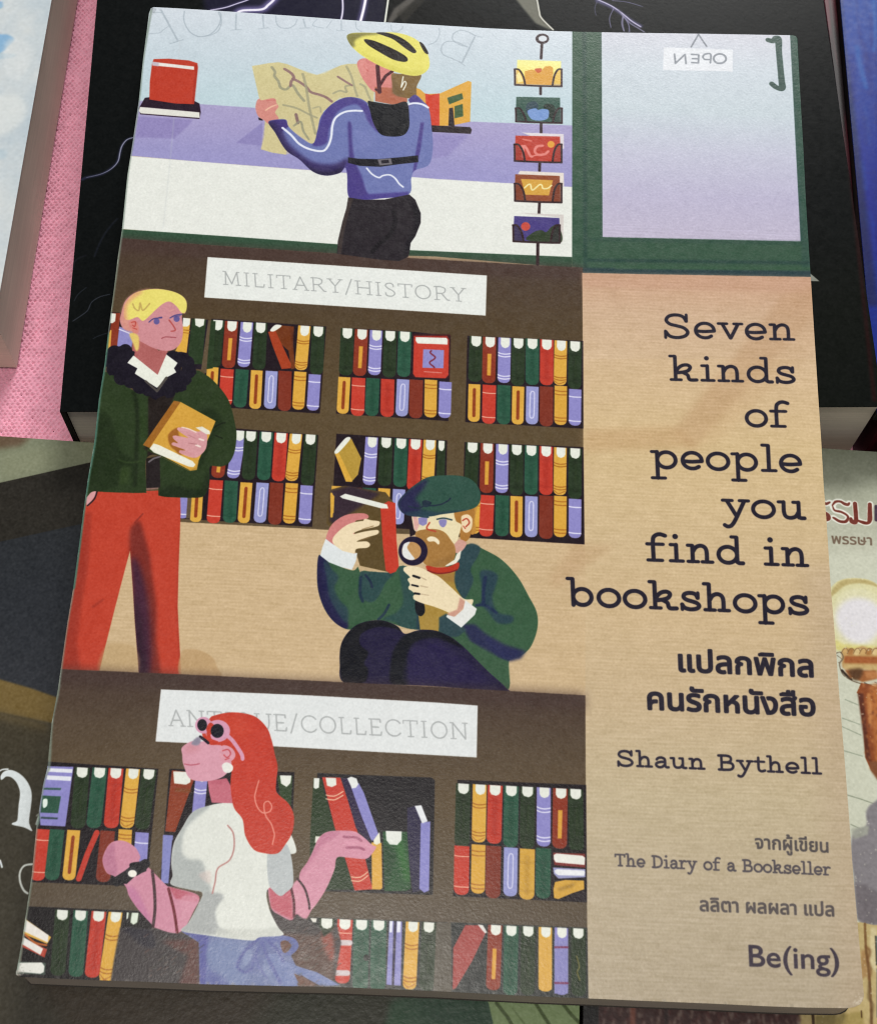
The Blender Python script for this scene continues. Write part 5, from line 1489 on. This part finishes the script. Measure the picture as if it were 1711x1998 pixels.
def printed(name, image, rough, spec, layers, rvar=.04):
    m, nt, b = principled(name)
    t = nt.nodes.new('ShaderNodeTexImage')
    t.image = image
    t.interpolation = 'Cubic'
    t.extension = 'EXTEND'
    uv = nt.nodes.new('ShaderNodeUVMap')
    uv.uv_map = 'UVMap'
    nt.links.new(uv.outputs['UV'], t.inputs['Vector'])
    nt.links.new(t.outputs['Color'], b.inputs['Base Color'])
    b.inputs['Specular IOR Level'].default_value = spec
    tc = nt.nodes.new('ShaderNodeTexCoord')
    n = nt.nodes.new('ShaderNodeTexNoise')
    n.inputs['Scale'].default_value = 700
    n.inputs['Detail'].default_value = 4
    nt.links.new(tc.outputs['Object'], n.inputs['Vector'])
    mr = nt.nodes.new('ShaderNodeMapRange')
    mr.inputs['From Min'].default_value = .3
    mr.inputs['From Max'].default_value = .7
    mr.inputs['To Min'].default_value = rough - rvar
    mr.inputs['To Max'].default_value = rough + rvar
    nt.links.new(n.outputs['Fac'], mr.inputs['Value'])
    nt.links.new(mr.outputs['Result'], b.inputs['Roughness'])
    noise_bump(nt, b, layers)
    return m


def plain(name, rgb, rough=.6, spec=.4, var=.12, scale=300, layers=((900, .25, 3),)):
    m, nt, b = principled(name)
    tc = nt.nodes.new('ShaderNodeTexCoord')
    n = nt.nodes.new('ShaderNodeTexNoise')
    n.inputs['Scale'].default_value = scale
    n.inputs['Detail'].default_value = 5
    nt.links.new(tc.outputs['Object'], n.inputs['Vector'])
    mix = nt.nodes.new('ShaderNodeMix')
    mix.data_type = 'RGBA'
    mix.inputs[6].default_value = [v * (1 - var) for v in rgb] + [1]
    mix.inputs[7].default_value = [min(v * (1 + var), 1) for v in rgb] + [1]
    nt.links.new(n.outputs['Fac'], mix.inputs[0])
    nt.links.new(mix.outputs[2], b.inputs['Base Color'])
    b.inputs['Roughness'].default_value = rough
    b.inputs['Specular IOR Level'].default_value = spec
    noise_bump(nt, b, layers)
    return m


def paper_edges(name, rgb, pitch=0.00011):
    """the cut edges of many sheets: fine layers in the block's thickness, mottled"""
    m, nt, b = principled(name)
    tc = nt.nodes.new('ShaderNodeTexCoord')
    mp = nt.nodes.new('ShaderNodeMapping')
    mp.inputs['Scale'].default_value = (1, 1, 40)
    nt.links.new(tc.outputs['Object'], mp.inputs['Vector'])
    n = nt.nodes.new('ShaderNodeTexNoise')
    n.inputs['Scale'].default_value = 60
    n.inputs['Detail'].default_value = 6
    nt.links.new(mp.outputs['Vector'], n.inputs['Vector'])
    n2 = nt.nodes.new('ShaderNodeTexNoise')
    n2.inputs['Scale'].default_value = 55
    nt.links.new(tc.outputs['Object'], n2.inputs['Vector'])
    ad = nt.nodes.new('ShaderNodeMath')
    ad.operation = 'AVERAGE' if False else 'ADD'
    nt.links.new(n.outputs['Fac'], ad.inputs[0])
    nt.links.new(n2.outputs['Fac'], ad.inputs[1])
    mr = nt.nodes.new('ShaderNodeMapRange')
    mr.inputs['From Min'].default_value = .6
    mr.inputs['From Max'].default_value = 1.4
    nt.links.new(ad.outputs[0], mr.inputs['Value'])
    mix = nt.nodes.new('ShaderNodeMix')
    mix.data_type = 'RGBA'
    mix.inputs[6].default_value = [v * .86 for v in rgb] + [1]
    mix.inputs[7].default_value = [min(1, v * 1.12) for v in rgb] + [1]
    nt.links.new(mr.outputs['Result'], mix.inputs[0])
    nt.links.new(mix.outputs[2], b.inputs['Base Color'])
    b.inputs['Roughness'].default_value = .9
    b.inputs['Specular IOR Level'].default_value = .1
    bp = nt.nodes.new('ShaderNodeBump')
    bp.inputs['Strength'].default_value = .5
    bp.inputs['Distance'].default_value = .0001
    nt.links.new(n.outputs['Fac'], bp.inputs['Height'])
    nt.links.new(bp.outputs['Normal'], b.inputs['Normal'])
    return m


# ------------------------------------------------------------------ building books
def thing(name, label, cat, loc, group=None):
    o = bpy.data.objects.new(name, None)
    COL.objects.link(o)
    o.location = loc
    o.empty_display_size = .02
    o['label'] = label
    o['category'] = cat
    if group:
        o['group'] = group
    return o


def slab(name, top, down, mats, parent, uvfn=None, edge=0.0, zfn=None, label=None):
    """a plate whose upper face is the outline `top` (3-D points) and whose thickness is the vector `down`"""
    bm = bmesh.new()
    off = np.array(parent.location) if parent else np.zeros(3)
    top = [np.asarray(p, float) - off for p in top]
    vt = [bm.verts.new(p) for p in top]
    dn = down if isinstance(down, list) else [down] * len(top)
    vb = [bm.verts.new(p + d) for p, d in zip(top, dn)]
    n = len(top)
    faces = [bm.faces.new(vt), bm.faces.new(vb[::-1])]
    faces[0].material_index = 0
    for i in range(n):
        j = (i + 1) % n
        f = bm.faces.new([vt[j], vt[i], vb[i], vb[j]])
        f.material_index = 1 if len(mats) > 1 else 0
    faces[1].material_index = 1 if len(mats) > 1 else 0
    if edge:
        es = [e for e in bm.edges if (e.verts[0] in vt) == (e.verts[1] in vt)]
        bmesh.ops.bevel(bm, geom=es, offset=edge, segments=2, affect='EDGES', profile=.6)
    bm.normal_update()
    bmesh.ops.recalc_face_normals(bm, faces=bm.faces)
    uvl = bm.loops.layers.uv.new('UVMap')
    if uvfn:
        for f in bm.faces:
            for l in f.loops:
                l[uvl].uv = uvfn(np.array(l.vert.co) + off)
    me = bpy.data.meshes.new(name)
    bm.to_mesh(me)
    bm.free()
    for m in mats:
        me.materials.append(m)
    o = bpy.data.objects.new(name, me)
    COL.objects.link(o)
    if parent:
        o.parent = parent
    if label:
        o['label'] = label
    return o


def lvl(pts, z):
    return [np.array([p[0], p[1], z]) for p in pts]


def flat_book(name, label, sh, zbot, m_front, m_edge, m_page, m_back, cover_t=.00032, inset=.0006, spine_t=.0009, back_in=0.0):
    """a paperback: front cover on the plane sh, the pages and spine reaching down to the level zbot"""
    cs = sh.corners()
    ctr = sum(cs) / 4
    root = thing(name, label, 'book', (ctr[0], ctr[1], zbot))
    uvf = lambda p: (lambda q: (q[0], 1 - q[1]))(sh.uv(p))
    slab('front_cover', cs, -sh.n * cover_t, [m_front, m_edge], root, uvf, edge=.00010)
    drop = lambda pts: [np.array([0, 0, -(p[2] - zbot - cover_t - .00002)]) for p in pts]
    s = spine_t + .0001
    pts = sh.corners((s, inset, inset, inset), cover_t + .00002)
    slab('page_block', pts, drop(pts), [m_page], root)
    pts = sh.corners((0, 0, sh.w - spine_t, 0), cover_t + .00002)
    slab('spine', pts, drop(pts), [m_back], root)
    b = back_in
    pts = [np.array([p[0], p[1], zbot + cover_t]) for p in sh.corners((0, b, b, b))]
    slab('back_cover', pts, np.array([0, 0, -cover_t]), [m_back, m_edge], root)
    return root


# the table and its cloth
def build_table():
    bm = bmesh.new()
    bmesh.ops.create_cube(bm, size=1)
    bmesh.ops.scale(bm, vec=(1.5, .9, .03), verts=bm.verts)
    bmesh.ops.translate(bm, vec=(0, 0, -.0166), verts=bm.verts)
    bmesh.ops.bevel(bm, geom=list(bm.edges), offset=.003, segments=2, affect='EDGES')
    me = bpy.data.meshes.new('table')
    bm.to_mesh(me)
    bm.free()
    o = bpy.data.objects.new('table', me)
    COL.objects.link(o)
    me.materials.append(plain('table_board', (.10, .045, .05), .6, .3, .25, 30))
    o['kind'] = 'structure'


def build_cloth():
    fx = np.arange(-.132, -.058, .0002)
    fy = np.arange(-.004, .150, .0002)
    xs = np.concatenate([np.linspace(-.55, -.135, 12), fx, np.linspace(-.055, .55, 16)])
    ys = np.concatenate([np.linspace(-.38, -.006, 10), fy, np.linspace(.153, .40, 8)])
    X, Y = np.meshgrid(xs, ys)
    px, py = .00106, .00076
    a = math.radians(-4)
    U = (X * math.cos(a) - Y * math.sin(a)) / px
    V = (X * math.sin(a) + Y * math.cos(a)) / py
    # slow wander of the knit
    U = U + .16 * np.sin(Y * 420 + 2 * np.sin(X * 150)) + .22 * np.sin(X * 300 + Y * 160)
    V = V + .10 * np.sin(X * 380 + 1.0)
    row_ = np.floor(V)
    Uo = U + .5 * (row_ % 2)
    cu, cv = Uo - np.floor(Uo) - .5, V - row_ - .5
    rng = np.random.default_rng(2)
    R = rng.random((997,))
    key = (np.floor(Uo).astype(np.int64) * 131 + row_.astype(np.int64) * 71) % 997
    size = .06 + .26 * R[key] + .05 * np.sin(X * 130 + Y * 90)
    d = np.sqrt((cu * 1.0) ** 2 + (cv * .85) ** 2)
    fine = (X > -.131) & (X < -.059) & (Y > -.003) & (Y < .149)
    fall = np.clip((d - size) / .22, 0, 1)
    Z = -.00034 * (1 - fall) ** 1.5
    Z += .00010 * np.sin(2 * np.pi * (cu + cv)) * fall + .00006 * np.sin(2 * np.pi * (cu * 2 - cv))
    Z += .00016 * np.sin(X * 90 + 1) * np.sin(Y * 70) + .00010 * np.sin(X * 41 + Y * 230)
    Z = np.where(fine, Z, 0) - .0004
    hole = (d < size * .6) & fine
    nx, ny = len(xs), len(ys)
    co = np.stack([X, Y, Z], -1).reshape(-1, 3)
    i = np.arange(nx * ny).reshape(ny, nx)
    q = np.stack([i[:-1, :-1], i[:-1, 1:], i[1:, 1:], i[1:, :-1]], -1).reshape(-1, 4)
    hq = (hole[:-1, :-1] & hole[1:, 1:] & hole[:-1, 1:] & hole[1:, :-1]).reshape(-1)
    q = q[~hq]
    me = bpy.data.meshes.new('table_cloth')
    me.vertices.add(len(co))
    me.vertices.foreach_set('co', co.ravel())
    me.loops.add(q.size)
    me.loops.foreach_set('vertex_index', q.ravel())
    me.polygons.add(len(q))
    me.polygons.foreach_set('loop_start', np.arange(0, q.size, 4))
    me.polygons.foreach_set('use_smooth', np.ones(len(q), bool))
    me.update(calc_edges=True)
    m = plain('knit_cotton', (.80, .36, .47), .95, .1, .22, 420, ((2600, .7, 4),))
    b = m.node_tree.nodes['Principled BSDF']
    b.inputs['Sheen Weight'].default_value = .25
    me.materials.append(m)
    o = bpy.data.objects.new('table_cloth', me)
    COL.objects.link(o)
    o['label'] = 'pink knitted table cloth with small holes, lying under the books'
    o['category'] = 'table cloth'


build_table()
build_cloth()

GL = ((1400, .10, 4), (320, .08, 2))
M_PAGE = paper_edges('page_edges', (.66, .58, .47))
M_PAGE2 = paper_edges('page_edges_grey', (.64, .56, .46))
M_WHITE = plain('cover_board', (.62, .60, .52), .6, .3)
M_DARK = plain('black_board', (.006, .005, .006), .5, .1)

flat_book('book', 'black book with lightning bolts printed on its cover, lying under the bookshop book', SH_BLACK, 0.0,
          printed('storm_cover', print_black(), .30, .07, GL), M_DARK, M_PAGE2, M_DARK)
flat_book('book', 'dark olive and navy book with white Thai letters at the lower left', SH_LL, 0.0,
          printed('olive_cover', print_lower_left(), .30, .22, ((1100, .35, 4), (320, .15, 2))), M_DARK, M_PAGE, M_DARK)
flat_book('book', 'pale green book with a painted globe street lamp and brown Thai title at the right', SH_LR, 0.0,
          printed('lamp_cover', print_lower_right(), .34, .3, ((1100, .3, 4), (320, .12, 2))), M_WHITE, M_PAGE, M_DARK)
flat_book('book', 'thick book with white clouds on its blue cover, on the pink cloth', SH_SKY, 0.0,
          printed('cloud_cover', print_sky(), .4, .15, GL), M_WHITE, M_PAGE2, M_WHITE, back_in=.0007)

# the dark red book under the blue one
SH_RED = Sheet((0.0787, 0.223, Z_RED), 0.4, 0.135, 0.2100, 200)
m_red, nt, b = principled('dark_red_cover')
tc = nt.nodes.new('ShaderNodeTexCoord')
mp = nt.nodes.new('ShaderNodeMapping')
mp.inputs['Scale'].default_value = (420, 25, 1)
n = nt.nodes.new('ShaderNodeTexNoise')
n.inputs['Detail'].default_value = 3
n.inputs['Scale'].default_value = 1.0
cr = nt.nodes.new('ShaderNodeValToRGB')
cr.color_ramp.elements[0].position = .42
cr.color_ramp.elements[0].color = (.006, .001, .002, 1)
cr.color_ramp.elements[1].position = .75
cr.color_ramp.elements[1].color = (.16, .012, .03, 1)
nt.links.new(tc.outputs['Object'], mp.inputs['Vector'])
nt.links.new(mp.outputs['Vector'], n.inputs['Vector'])
nt.links.new(n.outputs['Fac'], cr.inputs['Fac'])
nt.links.new(cr.outputs['Color'], b.inputs['Base Color'])
b.inputs['Roughness'].default_value = .35
b.inputs['Specular IOR Level'].default_value = .12
flat_book('book', 'dark red glossy book beside the right end of the black book', SH_RED, 0.0, m_red, m_red, m_red, m_red)
flat_book('book', 'deep blue brushed cover book at the top right, beside the black book', SH_BLUE, Z_RED + .0002,
          printed('blue_cover', print_blue(), .33, .08, GL), M_DARK, M_PAGE, M_DARK)

# ------------------------------------------------------------------ the book on top
OUT = [(299, 12.5), (342, 15), (410, 19), (558, 29), (715, 40.5), (850, 48), (958, 54.5), (1089, 60), (1200, 62.5), (1379, 65), (1546, 67.5),
       (1553, 69), (1556, 74), (1561, 179), (1567, 284), (1572, 388), (1579, 500), (1582, 545), (1588, 643), (1596, 769), (1602, 858), (1607, 948), (1612, 1010), (1621, 1149),
       (1630, 1254), (1637.5, 1358), (1645, 1448), (1650, 1510), (1657, 1602), (1665, 1713), (1672, 1790), (1679, 1870), (1684, 1925), (1686, 1943),
       (1684, 1953), (1678, 1961), (1668, 1966), (1655, 1968), (1575, 1967), (1500, 1964.5), (1374, 1958.5), (1250, 1953.5), (1147, 1949), (1047, 1945),
       (950, 1940), (847, 1934.5), (663, 1927), (520, 1924), (389, 1921), (298, 1917), (193, 1913.5), (126, 1911), (60, 1908), (37, 1907), (31, 1903), (30.5, 1898),
       (35.5, 1885), (43, 1837), (54, 1761), (62, 1708), (71, 1614), (84, 1532), (92, 1500), (101, 1410), (113, 1345), (118, 1310), (131.5, 1216), (143, 1147),
       (155, 1058), (162, 1003), (172, 931), (184, 863), (193, 779), (204, 710), (210.5, 652), (222, 566), (230, 500), (238, 447), (248.5, 342), (259, 276),
       (271, 195), (279, 116), (291, 24), (294, 15)]
o3 = np.array([at(x, y) for x, y in OUT])
ctr = o3.mean(0)
DOWN = -MAIN_N
top_root = thing('book', 'top book with an illustrated bookshop cover titled Seven kinds of people you find in bookshops', 'book',
                 tuple(ctr + DOWN * .0085))
uvm = lambda p: (lambda q: (q[0] / MAIN_W, q[1] / MAIN_H))(main_uv(p))
M_MAIN = printed('bookshop_cover', print_cover(), .28, .22, ((2200, .24, 5), (420, .045, 3)), .05)
M_FOLD = plain('cover_fold', (.12, .17, .14), .5, .4)
M_BACK = plain('back_board', (.035, .028, .022), .6, .2)
M_PAGE3 = paper_edges('page_edges_cream', (.36, .30, .24))


def inset_outline(pts, d, c0):
    l = main_uv(pts)
    out = []
    n = len(l)
    for i in range(n):
        t = l[(i + 1) % n] - l[i - 1]
        t = t / np.hypot(*t)
        nn = np.array([t[1], -t[0]])
        q = l[i] + nn * d
        out.append(MAIN_OFF + np.array([q[0], q[1] * CT, q[1] * ST]))
    return out


slab('front_cover', list(o3), DOWN * .00030, [M_MAIN, M_FOLD], top_root, uvm, edge=.00011)
blk = inset_outline(o3, .00055, ctr)
FLARE = [np.array([0, -.0014 if v < .03 else 0, 0]) for v in main_uv(o3)[:, 1]]
slab('page_block', [p + DOWN * .00032 for p in blk], [DOWN * (T - .00064) + f for f in FLARE], [M_PAGE3], top_root)
slab('back_cover', [p + DOWN * (T - .0003) + f * .75 for p, f in zip(o3, FLARE)], DOWN * .0003, [M_BACK, M_BACK], top_root)
# spine: a thin wall along the left edge
li = [i for i, (x, y) in enumerate(OUT) if x < 300 and 20 < y < 1900 and i > 50]
sp = [o3[i] for i in li]
inn = [blk[i] for i in li]
slab('spine', [p + DOWN * .00031 for p in sp + [q - (q - p) * .15 for p, q in zip(sp[::-1], inn[::-1])]], DOWN * (T - .00062), [M_FOLD], top_root)
